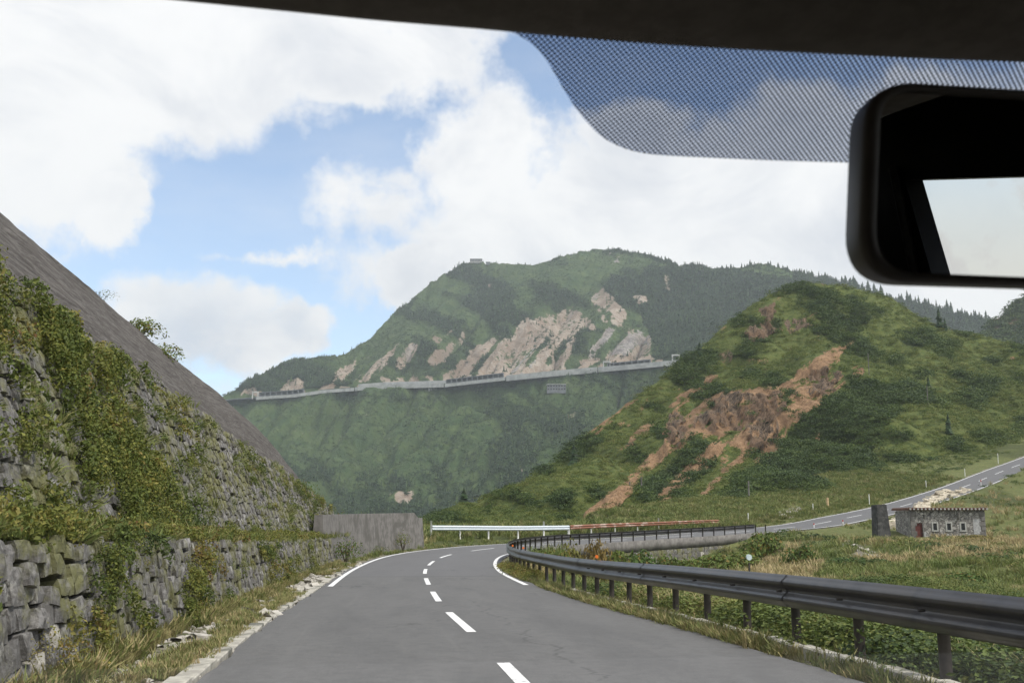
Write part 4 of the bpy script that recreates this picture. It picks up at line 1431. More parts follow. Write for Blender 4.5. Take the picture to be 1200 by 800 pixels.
wall_cover(6000, 7, 57, -5.42, low_h, up_h, B2, f_up, .27)
wall_cover(2100, 6, WALL_END, -4.53, lambda s: 0, low_h, B1, f_lo, .22)
for s_ in 6 + (WALL_END - 6) * rng.random(1300) ** 1.3:      # the planted ledge
    q_ = at(s_, rng.uniform(-5.5, -4.8), low_h(s_) + .02)
    pts.append(q_); tn.append(rng.normal(.5, .16)); szs.append(rng.uniform(.16, .36)); rots.append((rng.normal(0, .3), rng.normal(0, .3), rng.random() * 6.28))
scatter('wall_creepers', BUSH_WALL, np.array(pts), np.array(rots), np.array(szs), np.clip(np.array(tn), 0, 1), rng.integers(0, 4, len(pts)), M['wall_leaf'])

n = 2300
ss = 6 + 48 * rng.random(n) ** 1.4; onl = rng.random(n) < .7
zz = np.where(onl, 0, rng.random(n)) * (up_h(ss) - low_h(ss))
ok = onl | (fbm(ss * .8, zz * .9, 74) > .52)
dd = np.where(onl, -rng.uniform(4.75, 5.5, n), -5.36 - zz * math.tan(B2))
q = at(ss, dd, 0); q[:, 2] += low_h(ss) + zz
q = q[ok]; n = len(q); hh = rng.uniform(.10, .30, n)
rt = rotz_rand(n, .35); rt[:, 1] += np.where(onl[ok], 0, .9)
rt[:, 2] = np.where(onl[ok], rt[:, 2], rng.normal(0, .4, n))
scatter('ledge_grass', TUFTS, q, rt, np.stack([hh * 1.5, hh * 1.5, hh], 1), np.clip(rng.normal(.36, .14, n), 0, 1), rng.integers(0, 5, n), M['straw'])

# ---- verge at the wall's foot: grass, pale stones
ss = 6 + 44 * rng.random(9000) ** 1.4; dd = -rng.uniform(3.3, 4.6, 9000)
ok = (fbm(ss * .6, dd * 1.5, 70) > .47) | (dd < -4.35)
ss, dd = ss[ok], dd[ok]; q = at(ss, dd, -.03); n = len(q)
hh = rng.uniform(.04, .15, n) * (1 + .8 * (dd < -4.1))
scatter('foot_grass', TUFTS, q, rotz_rand(n, .2), np.stack([hh * 1.6, hh * 1.6, hh], 1), np.clip(rng.normal(.55, .22, n), 0, 1), rng.integers(0, 5, n), M['straw'])
ss = rng.uniform(6, 50, 2600); dd = -rng.uniform(3.15, 4.6, 2600); q = at(ss, dd, -.03)
peb = [(v * [1, 1, .6], f) for v, f in STV[:4]]
scatter('gravel', peb, q, rotz_rand(2600, .3), rng.uniform(.02, .09, 2600) * (1 + 2 * (rng.random(2600) > .96)), rng.random(2600), rng.integers(0, 4, 2600), M['pale_stone'])
# right verge grass between asphalt and kerb
ss = rng.uniform(3, 46, 5200) ; dd = rng.uniform(3.22, 3.58, 5200)
g_ = fbm(ss * .35, dd * 0, 72)
ok = rng.random(5200) < np.clip((g_ - .35) * 4, .1, 1)
q = at(ss, dd, -.04)[ok]; n = len(q); hh = rng.uniform(.05, .2, n)
scatter('kerbside_grass', TUFTS, q, rotz_rand(n, .2), np.stack([hh * 1.7, hh * 1.7, hh], 1), np.clip(rng.normal(.5, .2, n), 0, 1), rng.integers(0, 5, n), M['straw'])

# ---- kerbs
kr = empty('kerb'); tag(kr, 'weathered concrete kerb under the dark guardrail on the right side', 'kerb')
s = 4.0
while s < 27:
    mb = MB(); L_ = 1.0
    a_, b_ = at(s, 3.68, -.12), at(s + L_ - .02, 3.68, -.12)
    hd = heading(s)
    Mx = Matrix.Translation(Vector((a_ + b_) / 2)) @ Matrix.Rotation(hd, 4, 'Z') @ Matrix.Rotation(random.uniform(-.012, .012), 4, 'Y')
    mb.box(-L_ / 2, L_ / 2 - .02, -.085, .085, -.06, .2, M=None, bev=.018)
    o = mb.build('kerb_stone', M['kerb'], kr); o.matrix_local = Mx
    s += L_
gk = empty('gutter_edge'); tag(gk, 'narrow cracked concrete strip edging the asphalt below the left wall', 'kerb')
s = 4.0
while s < 46:
    mb = MB(); L_ = random.uniform(.9, 2.0)
    if random.random() < .8 or s < 18:
        mb.box(-L_ / 2, L_ / 2 - .03, -.11, .11, -.05, .055, bev=.01)
        q_ = at(s + L_ / 2, -float(LINE(s)) - .36, -.03)
        o = mb.build('strip_slab', M['kerb'], gk)
        o.matrix_local = Matrix.Translation(Vector(q_)) @ Matrix.Rotation(heading(s) + random.uniform(-.01, .01), 4, 'Z')
    s += L_

# ------------------------------------------------------------------ guardrails
def wprofile(h0=.48, h1=.88, depth=.08, th=.006):
    """W-shaped beam section: (towards road, height)"""
    ts = np.linspace(0, 1, 17)
    f_ = [(depth * (.5 - .5 * math.cos(4 * math.pi * t_)) if 0 < t_ < 1 else 0, h0 + (h1 - h0) * t_) for t_ in ts]
    f_ = [(0.0, h0 - .0)] + f_[1:-1] + [(0.0, h1)]
    outer = [(x_ + th, z_) for x_, z_ in f_]
    return f_ + outer[::-1]


def beam(name, frames, mat, parent, prof):
    """frames: list of (origin xyz, direction towards road xy)"""
    V = []; k_ = len(prof)
    for o_, nrm in frames:
        for x_, z_ in prof: V.append((o_[0] + nrm[0] * x_, o_[1] + nrm[1] * x_, o_[2] + z_))
    fs = []
    for q_ in range(len(frames) - 1):
        for t_ in range(k_):
            fs.append((q_ * k_ + t_, q_ * k_ + (t_ + 1) % k_, (q_ + 1) * k_ + (t_ + 1) % k_, (q_ + 1) * k_ + t_))
    me = mesh_data(name, V, fs, [mat], True)
    for pl_ in me.polygons:
        if len(pl_.vertices) > 4: pl_.use_smooth = False
    me.update()
    return link(name, me, parent)


ORAIL = 3.72
gr = empty('guardrail'); tag(gr, 'long dark brown steel guardrail on the inside of the bend, near right', 'guardrail')
prof = wprofile()
s = -2.6
post_me = MB(); post_me.tube([(0, 0, -.5), (0, 0, .80)], .057, 12); post_me = post_me.data('post', M['post_dark'], True)
blk = MB(); blk.box(-.05, .05, 0.045, .105, .58, .82, bev=.008); blk = blk.data('bracket', M['post_dark'])
bolt = MB(); bolt.tube([(0, .17, .70), (0, .235, .70)], .016, 8); bolt = bolt.data('bolt', M['post_dark'])
S_POST0 = s_of_px(1110, 3, 20, ORAIL + .14)
k0 = -7
posts = []
S_RAIL_END = SR1 + 2
s = S_POST0 - 13.6
while s < S_RAIL_END - .1:
    posts.append(s); s += 1.7
for s in posts:
    q_ = at(s, ORAIL + .14, -.02 if s < SR0 or s > SR1 else .02)
    o = link('post', post_me, gr); hd = heading(s)
    Mx = Matrix.Translation(Vector(q_)) @ Matrix.Rotation(hd, 4, 'Z') @ Matrix.Rotation(random.uniform(-.015, .015), 4, 'X')
    o.matrix_local = Mx
    if s < 50:
        b_ = link('bracket', blk, o)
        if s < 26: link('bolt', bolt, o)
for i_ in range(0, len(posts) - 2, 2):
    fr = []
    for s in np.linspace(posts[i_] - .05, posts[min(i_ + 2, len(posts) - 1)] + .1, 7):
        lap = .011 * (i_ // 2 % 2)
        fr.append((at(s, ORAIL + .03 - lap, 0), -np.array([np.interp(s, CS, CN[:, 0]), np.interp(s, CS, CN[:, 1])])))
    b_ = beam('beam', fr, M['rail_dark'], gr, prof)
# orange reflectors on top of the rail
def reflector(s, dd=ORAIL, name_lab='', col='orange'):
    e_ = empty('reflector', tuple(at(s, dd, .86)), heading(s) - math.pi / 2)
    tag(e_, name_lab, 'reflector', 'round reflectors on the dark guardrail')
    m_ = MB(); m_.tube([(0, 0, -.02), (0, 0, .07)], .008, 6); m_.build('stem', M['post_dark'], e_)
    m_ = MB(); m_.tube([(0, -.012, .10), (0, .012, .10)], .04, 16); m_.build('disc', M[col], e_)
reflector(s_of_px(699, 12, 34, ORAIL), ORAIL + .02, 'orange round reflector on the dark guardrail, nearest of the orange ones')
reflector(s_of_px(609, 30, 44, ORAIL) - 1, ORAIL + .05, 'orange round reflector on the dark guardrail at the tip of the bend')
reflector(s_of_px(622, 44, 56, ORAIL), ORAIL, 'orange round reflector on the dark guardrail just past the bend tip')
# pale delineator disc behind the near rail
sdl = s_of_px(888, 6, 26, 4.5)
e_ = empty('delineator', tuple(at(sdl, 4.4, -.2)), heading(sdl) - math.pi / 2); tag(e_, 'pale grey round delineator on a thin post behind the dark guardrail', 'delineator')
m_ = MB(); m_.tube([(0, 0, 0), (0, 0, 1.16)], .015, 8); m_.build('post', M['post_dark'], e_)
m_ = MB(); m_.tube([(0, -.02, 1.24), (0, .02, 1.24)], .045, 18); m_.build('disc', speckled('pale_disc', (.5, .6, .62), (.62, .72, .74), 12., .4), e_)

# outer guardrail: white, then rusty
def path_pts(nodes_, step=1.0):
    c_ = catmull([P(*q_) for q_ in nodes_], 10)
    return resample(c_, step)


def outer_rail(nodes_, mat, pmat, lab, n_post, tall=()):
    pp = path_pts(nodes_, .25)
    t_ = np.gradient(pp[:, :2], axis=0); t_ /= np.linalg.norm(t_, axis=1)[:, None]
    nr_ = np.stack([t_[:, 1], -t_[:, 0]], 1)
    e_ = empty('guardrail'); tag(e_, lab, 'guardrail')
    idx = np.linspace(0, len(pp) - 1, n_post).astype(int)
    pr_ = wprofile(.48, .86, .08, .008)
    for a_, b_ in zip(idx[:-1], idx[1:]):
        ii = np.linspace(a_, b_, 5).astype(int)
        beam('beam', [(pp[k_], nr_[k_]) for k_ in ii], mat, e_, pr_)
    for j_, k_ in enumerate(idx):
        m_ = MB(); h_ = 1.22 if j_ in tall else .84
        m_.tube([(0, 0, -.7), (0, 0, h_)], .07, 10)
        o = m_.build('post', pmat, e_, True); o.location = tuple(pp[k_] - np.r_[nr_[k_] * .09, 0]) 
    return pp


WR = [(506, 629, 76), (545, 628.8, 78.5), (600, 628.6, 82), (637, 628, 84.5), (667, 627.3, 87)]
RR = [(668, 627, 87.2), (700, 625, 91), (735, 623.2, 95), (775, 621.2, 100), (815, 619.2, 105), (843, 618, 109)]
outer_rail(WR, M['white_paint'], M['post_white'], 'bright white steel guardrail across the outside of the bend', 6, (0, 4))
outer_rail(RR, M['rust'], M['post_white'], 'rusty brown guardrail on white posts, right of the white one', 8, (4,))

# ------------------------------------------------------------------ embankment wall under the far road
rw = empty('retaining_wall'); tag(rw, 'stone retaining wall with concrete coping below the far stretch of dark guardrail', 'wall')
strip_mesh('coping', SR0 - 3, SR1 + 1, lambda s: [(3.4, -.06), (3.5, .10), (4.12, .10), (4.14, -.7), (3.9, -.7)], M['concrete'], rw, .7)
strip_mesh('wall_core', SR0 - 3, SR1 + 1, lambda s: [(3.88, -.6), (4.25, -4.4)], M['mortar'], rw, .7)
mb = MB()
s = SR0 - 3
zrow = -.95
while zrow > -4:
    s = SR0 - 3 + random.random() * .4
    while s < SR1 + 1:
        wd = random.uniform(.4, .85)
        q_ = at(s + wd / 2, 4.0 - (zrow + .75) * .11, zrow)
        Mx = Matrix.Translation(Vector(q_)) @ Matrix.Rotation(heading(s), 4, 'Z') @ Matrix.Diagonal((wd, .3, .42, 1))
        vi = random.randrange(8)
        mb.add([Mx @ Vector(v) for v in STV[vi][0]], STV[vi][1], 1 if random.random() < .04 else 0)
        s += wd
    zrow -= .4
o = mb.build('stone', [M['stone'], M['pale_stone']], rw); o['kind'] = 'stuff'

# ------------------------------------------------------------------ stone hut
HY = 98.0
hb = P(1102, 630, HY)
hut = empty('stone_hut', (hb[0], hb[1], float(gz(hb[0], hb[1])) - .1), R(-3)); tag(hut, 'small grey stone hut with a dark red door and three white-framed windows', 'hut')
hz_off = hb[2] - hut.location.z - .1
Wd, Dp, Ht = 6.9, 4.4, 2.75 + hz_off
def H(z_): return z_ + hz_off


def wall_grid(mb_, w0, w1, z0_, z1_, y0_, y1_, openings):
    xs_ = sorted({w0, w1, *[o_[0] for o_ in openings], *[o_[1] for o_ in openings]})
    zs_ = sorted({z0_, z1_, *[o_[2] for o_ in openings], *[o_[3] for o_ in openings]})
    for a_, b_ in zip(xs_[:-1], xs_[1:]):
        for c_, d_ in zip(zs_[:-1], zs_[1:]):
            mx_, mz_ = (a_ + b_) / 2, (c_ + d_) / 2
            if any(o_[0] < mx_ < o_[1] and o_[2] < mz_ < o_[3] for o_ in openings): continue
            mb_.box(a_, b_, y0_, y1_, c_, d_)


def hx_(px_v): return (px_v - 1102) / F * HY * .96
door_o = (hx_(1064), hx_(1072.5), H(-.3), H(1.55))
wins = [(hx_(c_ - 2.2), hx_(c_ + 2.2), H(.88), H(1.52)) for c_ in (1086.8, 1102.8, 1119)]
mb = MB(); wall_grid(mb, -Wd / 2, Wd / 2, -.4, Ht, -Dp / 2, -Dp / 2 + .4, [door_o] + wins)
mb.build('front_wall', M['hut_stone'], hut)
mb = MB(); mb.box(-Wd / 2, Wd / 2, Dp / 2 - .4, Dp / 2, -.4, Ht - .15); mb.build('back_wall', M['hut_stone'], hut)
for sx in (-1, 1):
    mb = MB(); x0_ = sx * Wd / 2; mb.box(min(x0_, x0_ - sx * .4), max(x0_, x0_ - sx * .4), -Dp / 2 + .402, Dp / 2 - .402, -.4, Ht - .08); mb.build('side_wall', M['hut_stone'], hut)
    mb = MB()
    for k_ in range(7):   # quoins proud of the corners
        zq = -.3 + k_ * .45; ww = .55 if k_ % 2 else .38
        xa, xb = sorted((sx * (Wd / 2 + .03), sx * (Wd / 2 - ww)))
        mb.box(xa, xb, -Dp / 2 - .035, -Dp / 2 + .1, zq, zq + .42, bev=.03)
    mb.build('quoins', M['concrete'], hut)
mb = MB(); mb.box(door_o[0] - .02, door_o[1] + .02, -Dp / 2 + .12, -Dp / 2 + .18, door_o[2], door_o[3] + .02)
dr = mb.build('door', speckled('dark_red_door', (.085, .02, .016), (.12, .03, .022), 4., .6, .2, .01), hut)
mb = MB(); mb.tube([(door_o[1] - .12, -Dp / 2 + .1, H(.6)), (door_o[1] - .12, -Dp / 2 + .05, H(.6))], .03, 8); mb.build('handle', M['post_dark'], dr)
mb = MB()
for (a_, b_, c_, d_) in ((door_o[0] - .1, door_o[0], door_o[2], door_o[3] + .14), (door_o[1], door_o[1] + .1, door_o[2], door_o[3] + .14)): mb.box(a_, b_, -Dp / 2 - .04, -Dp / 2 + .1, c_, d_)
mb.build('door_frame', M['concrete'], hut)
glassm, nt = new_mat('dark_window_glass'); finish(nt, (.012, .014, .016), .08, spec=.6)
frm = speckled('white_window_frame', (.30, .30, .28), (.42, .42, .39), 9., .7)
for (a_, b_, c_, d_) in wins:
    mb = MB(); t_ = .13
    mb.box(a_ - t_, a_, -Dp / 2 - .05, -Dp / 2 + .16, c_ - t_, d_ + t_); mb.box(b_, b_ + t_, -Dp / 2 - .05, -Dp / 2 + .16, c_ - t_, d_ + t_)
    mb.box(a_, b_, -Dp / 2 - .048, -Dp / 2 + .16, d_, d_ + t_); mb.box(a_, b_, -Dp / 2 - .07, -Dp / 2 + .16, c_ - t_, c_)
    wf = mb.build('window', frm, hut)
    mb = MB(); mb.box(a_, b_, -Dp / 2 + .06, -Dp / 2 + .08, c_, d_); mb.build('pane', glassm, wf)
# roof slab sloping back, round tile ends along the eave
roofm = speckled('weathered_brown_roof', (.10, .045, .032), (.15, .075, .055), 5., .85, .4, .02)
mb = MB(); 
vs = [(-Wd / 2 - .25, -Dp / 2 - .3, Ht + .0), (Wd / 2 + .25, -Dp / 2 - .3, Ht + .0), (Wd / 2 + .25, Dp / 2 + .3, Ht - .05), (-Wd / 2 - .25, Dp / 2 + .3, Ht - .05)]
mb.add(vs + [(x_, y_, z_ + .16) for x_, y_, z_ in vs], [(0, 3, 2, 1), (4, 5, 6, 7), (0, 1, 5, 4), (1, 2, 6, 5), (2, 3, 7, 6), (3, 0, 4, 7)])
rf = mb.build('roof', roofm, hut)
nt_ = 21
for k_ in range(nt_):
    x_ = -Wd / 2 - .1 + (Wd + .2) * k_ / (nt_ - 1)
    mb = MB(); mb.tube([(x_, -Dp / 2 - .42, Ht + .13), (x_, Dp / 2 + .25, Ht + .10)], .105, 8)
    tl = mb.build('roof_tile', roofm, rf)
mb = MB()
for k_ in range(nt_):
    x_ = -Wd / 2 - .1 + (Wd + .2) * k_ / (nt_ - 1)
    mb.tube([(x_, -Dp / 2 - .46, Ht + .10), (x_, -Dp / 2 - .421, Ht + .10)], .095, 8)
mb.build('tile_ends', frm, rf)
mb = MB(); mb.tube([(hx_(1114), -Dp / 2 - .02, H(1.9)), (hx_(1114), -Dp / 2 - .25, H(2.0)), (hx_(1114), -Dp / 2 - .27, H(2.55))], .08, 8); mb.build('vent_pipe', M['concrete'], hut)
mb = MB(); mb.box(hx_(1131), hx_(1139), -Dp / 2 - .02, -Dp / 2 + .05, H(.5), H(1.9)); mb.box(hx_(1073.5), hx_(1076), -Dp / 2 - .02, -Dp / 2 + .05, H(-.1), H(.7)); mb.build('plaster_patch', speckled('pale_plaster', (.28, .28, .28), (.42, .42, .42), 6., .9), hut)

# dark free-standing pillar
pp_ = P(1033.5, 629, 95)
pz = float(gz(pp_[0], pp_[1])) - .2
mb = MB(); w1_, w2_ = .72, .66; top = P(1033, 590.5, 95)[2] - pz
vs = [(-w1_, -.5, 0), (w1_, -.5, 0), (w1_, .5, 0), (-w1_, .5, 0), (-w2_ + .08, -.42, top - .05), (w2_ - .25, -.42, top), (w2_ - .02, .42, top - .18), (-w2_, .42, top - .08)]
mb.add(vs, [(0, 1, 5, 4), (1, 2, 6, 5), (2, 3, 7, 6), (3, 0, 4, 7), (4, 5, 6, 7), (0, 3, 2, 1)])
o = mb.build('stone_pillar', M['dark_concrete'], loc=(pp_[0], pp_[1], pz), rot=(0, 0, R(14)))
tag(o, 'dark upright concrete block standing left of the stone hut', 'pillar')

# ------------------------------------------------------------------ snow poles, markers
def marker_post(px, pyb, pyt, lab, mat='post_white', rad=.05, d_=None, red=False, group='marker posts along the far road'):
    # stand it on the terrain along the ray through (px, pyb)
    best = None
    for Y_ in np.linspace(60, 200, 561):
        q_ = P(px, pyb, Y_)
        zz = float(gz(q_[0], q_[1]))
        if q_[2] <= zz: best = q_; break
    if best is None: best = P(px, pyb, d_ or 140)
    h_ = (pyb - pyt) * best[1] / F
    e_ = empty('marker_post', tuple(best)); tag(e_, lab, 'post', group)
    m_ = MB(); m_.tube([(0, 0, -.3), (0, 0, h_ * (.72 if red else 1))], rad, 10); m_.build('pole', M[mat], e_)
    if red:
        m_ = MB(); m_.tube([(0, 0, h_ * .72), (0, 0, h_)], rad * 1.15, 10); m_.build('band', M['red'], e_)
    return e_


for a_ in [(877, 611, 601, 'short white post on the verge just right of the rusty guardrail', 'post_white'), (953, 600, 590, 'white post left of the pale wooden stake on the far verge', 'post_white'),
           (1019, 592, 579, 'slim white pole behind the dark pillar beside the far road', 'post_white'), (1085.5, 571, 563, 'slim pale post on the far verge above the hut', 'post_white'),
           (1131, 558, 549, 'slim white post on the far verge above and right of the hut', 'post_white'), (1170, 543, 531, 'faint tall post on the far verge near the right edge', 'post_white')]:
    marker_post(a_[0], a_[1], a_[2], a_[3], a_[4])
marker_post(970, 595, 583, 'stout pale wooden stake standing on the far verge', 'wood', .17, group='wooden stakes on the verge')
for a_ in [(954, 619, 613, 'red-topped short post at the near edge of the far road, left one'), (988, 616, 609, 'red-topped short post at the near edge of the far road, middle one'), (1150, 571, 562, 'red-topped short post at the near edge of the far road above the hut')]:
    marker_post(a_[0], a_[1], a_[2], a_[3], 'post_white', .05, red=True, group='red topped posts beside the far road')
# poles on the hill
for (px, t_, h_, lab) in ((1019, .62, 5.5, 'lone pale pole standing high on the green hill'), (1088, .50, 5.5, 'thin grey pole on the green hill, right of the lone pale one'), (878, .14, 3.0, 'short grey stake low on the green hill above the rusty rail end'), (738, .42, 3.5, 'grey stake on the left flank of the green hill'), (752, .3, 2.5, 'short grey stake beside the bare brown gully')):
    q_ = hill.at_px(px, t_)
    m_ = MB(); m_.tube([(0, 0, -.5), (0, 0, h_)], .11, 8)
    o = m_.build('pole', M['concrete'], loc=tuple(q_)); tag(o, lab, 'pole', 'poles on the green hill')

# ------------------------------------------------------------------ rocks
def rock_pile(name, lab, pxs, pys, n_, size, mat, Y0=60, Y1=200, flat=.6):
    made = []
    for k_ in range(n_):
        t_ = random.random()
        px = np.interp(t_, [0, 1], pxs) + random.uniform(-3, 3); py = np.interp(t_, [0, 1], pys) + random.uniform(-2.5, 2.5)
        for Y_ in np.linspace(Y0, Y1, 281):
            q_ = P(px, py, Y_)
            if q_[2] <= float(gz(q_[0], q_[1])): break
        else: continue
        vi = random.randrange(8); s_ = size * random.uniform(.5, 1.4)
        Mx = Matrix.Translation(Vector(q_)) @ Euler((random.uniform(-.3, .3), random.uniform(-.3, .3), random.random() * 6.28)).to_matrix().to_4x4() @ Matrix.Diagonal((s_ * 1.4, s_, s_ * flat, 1))
        made.append((Mx, vi))
    mb_ = MB()
    for Mx, vi in made: mb_.add([Mx @ Vector(v) for v in STV[vi][0]], STV[vi][1])
    o = mb_.build(name, mat); tag(o, lab, None, None, 'stuff')
    return o


rubm = speckled('pale_rubble', (.38, .33, .25), (.6, .54, .43), 3., .9, .5, .05)
rock_pile('rubble', 'pale rubble heaped behind the hut', (1046, 1108), (618, 578), 330, .9, rubm)
rock_pile('rubble', 'pale rubble heaped behind the hut, upper part', (1085, 1130), (588, 575), 90, .8, rubm)
rock_pile('rubble', 'pale rocks beyond the far road', (912, 940), (603, 596), 60, .7, M['pale_stone'])
rock_pile('rubble', 'stones along the footpath', (995, 1035), (637, 658), 50, .35, M['pale_stone'])

# ------------------------------------------------------------------ plants that stand out one by one
def shrub(px=None, pyb=None, loc=None, size=(1, 1, 1), lab='', tint=.4, nleaf=700, lsize=.07, seed=0, mat='leaf', name='shrub', group=None):
    if loc is None:
        for Y_ in np.linspace(20, 200, 721):
            q_ = P(px, pyb, Y_)
            if q_[2] <= float(gz(q_[0], q_[1])): break
        loc = q_
    e_ = empty(name, tuple(loc)); tag(e_, lab, 'shrub', group)
    pv, pf = bush_proto(nleaf, lsize, .95, 500 + seed)
    me = mesh_data('foliage', pv * np.array(size), pf, [plain_leaf(mat, tint, tint > .3)])
    link('foliage', me, e_)
    m_ = MB(); rr = random.Random(seed)
    for k_ in range(7):
        a_ = rr.random() * 6.28; l_ = rr.uniform(.4, .8)
        m_.tube([(0, 0, -.1), (math.cos(a_) * l_ * .25 * size[0], math.sin(a_) * l_ * .25 * size[1], .3 * size[2]), (math.cos(a_) * l_ * .6 * size[0], math.sin(a_) * l_ * .6 * size[1], .65 * size[2])], [.03 * size[2], .02 * size[2], .008 * size[2]], 5, caps=False)
    m_.build('stem', M['bark'], e_)
    return e_


_pl = {}
def plain_leaf(kind, tint, yellow=True):
    key = (kind, round(tint, 2), yellow)
    if key in _pl: return _pl[key]
    cols = {0: (.025, .05, .018), .2: (.04, .075, .02), .4: (.07, .115, .025), .6: (.13, .16, .035), .8: (.19, .16, .05), 1.: (.2, .09, .04)}
    ks = sorted(cols); c_ = tuple(float(np.interp(tint, ks, [cols[k_][i_] for k_ in ks])) for i_ in range(3))
    m, nt = new_mat('leaves')
    isl = nt.n('ShaderNodeNewGeometry').outputs['Random Per Island']
    col = nt.mix(isl, tuple(x * .55 for x in c_), tuple(x * 1.5 for x in c_))
    if yellow: col = nt.mix(nt.math('GREATER_THAN', nt.math('FRACT', nt.math('MULTIPLY', isl, 9.7)), .86), col, (.2, .15, .04))
    d = nt.n('ShaderNodeBsdfPrincipled', {'Base Color': col, 'Roughness': .6}); d.inputs['Specular IOR Level'].default_value = .25
    tr = nt.n('ShaderNodeBsdfTranslucent', {'Color': col})
    mx_ = nt.n('ShaderNodeMixShader', {0: .25, 1: d.outputs[0], 2: tr.outputs[0]})
    nt.n('ShaderNodeOutputMaterial', {'Surface': mx_.outputs[0]})
    _pl[key] = m
    return m


shrub(loc=at(s_of_px(404, 44, 56, -4.2), -4.15, 0), size=(1.15, .9, 1.35), lab='round green shrub at the foot of the wall where stone meets concrete', tint=.45, seed=1)
shrub(loc=at(s_of_px(472, 52, 76, -4.3), -4.3, 0), size=(.8, .7, 1.25), lab='tall yellow-green weed against the right part of the concrete wall', tint=.6, seed=2, nleaf=420)
shrub(loc=at(s_of_px(445, 48, 72, -4.3), -4.35, 0), size=(.8, .6, .6), lab='low shrub against the middle of the concrete wall', tint=.45, seed=3, nleaf=350)
shrub(loc=at(s_of_px(150, 22, 48, -9.9), -10.0, float(cap_h(34)) - .15), size=(.95, .8, .75), nleaf=700, lsize=.11, lab='yellow-green bush leaning over the top edge of the concrete slope', tint=.6, seed=4)
shrub(loc=at(s_of_px(172, 24, 50, -9.9), -9.8, float(cap_h(36)) - .5), size=(.8, .7, .7), nleaf=700, lsize=.11, lab='smaller bush right of the first one on the slope edge', tint=.58, seed=5)
shrub(loc=at(s_of_px(97, 16, 46, -9.9), -10.0, float(cap_h(28)) - .1), size=(.7, .6, .5), lab='tiny sprig on the top edge of the concrete slope', tint=.5, seed=6, nleaf=160)
shrub(loc=at(s_of_px(345, 40, 56, -6.4), -6.2, float(up_h(50)) - .9), size=(1.0, .9, 1.5), lab='bush hanging over the far end of the upper stone wall', tint=.4, seed=7)
shrub(loc=at(s_of_px(374, 48, 64, -7.0), -7.0, 1.7), size=(1.0, .8, 1.1), lab='small bush on the bank behind the concrete wall', tint=.5, seed=8)
nb_ = [(648, 44, 34, 643, .5, 'first bush inside the bend behind the dark guardrail, green and small'), (668, 47, 44, 641, .7, 'reddish bush inside the bend behind the dark guardrail'),
       (696, 48, 44, 643, .85, 'brown and rust coloured bush inside the bend behind the dark guardrail'), (722, 52, 44, 645, .55, 'yellow-green bush inside the bend, right of the rusty coloured one'),
       (748, 58, 52, 647, .4, 'dark green bush before the left part of the retaining wall'), (775, 62, 46, 653, .5, 'low yellow-green bush before the retaining wall'),
       (832, 66, 62, 651, .5, 'large bright green bush hiding the foot of the retaining wall'), (860, 72, 50, 650, .55, 'light green bush right of the large one at the retaining wall'), (884, 80, 46, 628, .5, 'bush at the right end of the retaining wall'),
       (925, 66, 34, 642, .42, 'small rounded bush amid straw-coloured grass'), (1085, 72, 46, 636, .22, 'dark green bush below the hut'), (1000, 58, 56, 654, .3, 'low dark bush in the middle of the meadow'),
       (1165, 60, 62, 650, .3, 'dark bush in the meadow at the right edge'), (1120, 42, 66, 672, .4, 'green bush above the rail in the right meadow'), (1012, 80, 40, 634, .35, 'low green mound of scrub left of the footpath'), (1135, 84, 54, 626, .78, 'brownish dry bush right below the hut windows')]
for k_, (px, Yb, wpx, ptop, ti, lab) in enumerate(nb_):
    x_ = (px - 600) / F * Yb; zg_ = float(gz(x_, Yb)); zt_ = P(px, ptop, Yb)[2]
    wd = wpx / F * Yb / 1.7; hh_ = max(.5, (zt_ - zg_) / .78)
    shrub(loc=(x_, Yb, zg_ - .05), size=(wd, wd * .8, hh_), lab=lab, tint=ti, seed=20 + k_, nleaf=1100, lsize=.07 * (1 + Yb / 60))
for k_, (px, pyb, wd, lab) in enumerate([(1035, 560, 2.6, 'spreading dark pine bush above the far road'), (905, 600, 2.2, 'dark bush beyond the far road left of the pale rocks'), (940, 585, 2.0, 'round dark bush at the foot of the green hill'), (1000, 575, 2.0, 'green bush at the foot of the green hill'), (1090, 545, 2.6, 'bushy clump on the slope above the far road')]):
    for t_ in np.linspace(0, 1, 400):
        q_ = hill.at_px(px, t_)
        if project(*q_)[1] <= pyb: break
    shrub(loc=q_, size=(wd, wd, wd * .7), lab=lab, tint=.12 + .1 * (k_ % 3), seed=50 + k_, nleaf=500, lsize=.13)

# flowers at the tip of the bend
tips = [at(s_, rng.uniform(3.3, 3.7), -.02) for s_ in np.linspace(33, 44, 60)]
hh = rng.uniform(.25, .55, 60)
scatter('verge_weeds', BUSH_NEAR[:2], np.array(tips), rotz_rand(60), hh, np.clip(rng.normal(.6, .15, 60), 0, 1), rng.integers(0, 2, 60), M['wall_leaf'])

# ------------------------------------------------------------------ conifers one can tell apart on the skylines
tree_me = []
for k_ in range(6):
    v, f = conifer_proto(1, .17, 9, 160 + k_, 10)
    tree_me.append(v)
crown_me = [mesh_data('crown', v, conifer_proto(1, .17, 9, 160 + k_, 10)[1], [plain_leaf('leaf', .03, False)]) for k_, v in enumerate(tree_me)]
tm = MB(); tm.tube([(0, 0, -.1), (0, 0, .3)], .022, 6); trunk_me = tm.data('trunk', M['bark'])


def conifer(loc, h_, lab, group, parts=True):
    e_ = empty('conifer', tuple(loc), random.random() * 6.28); tag(e_, lab, 'tree', group)
    c_ = link('crown', random.choice(crown_me), e_); w0 = random.uniform(.8, 1.7); c_.scale = (h_ * w0, h_ * w0, h_)
    if parts:
        t_ = link('trunk', trunk_me, e_); t_.scale = (h_, h_, h_)
    return e_


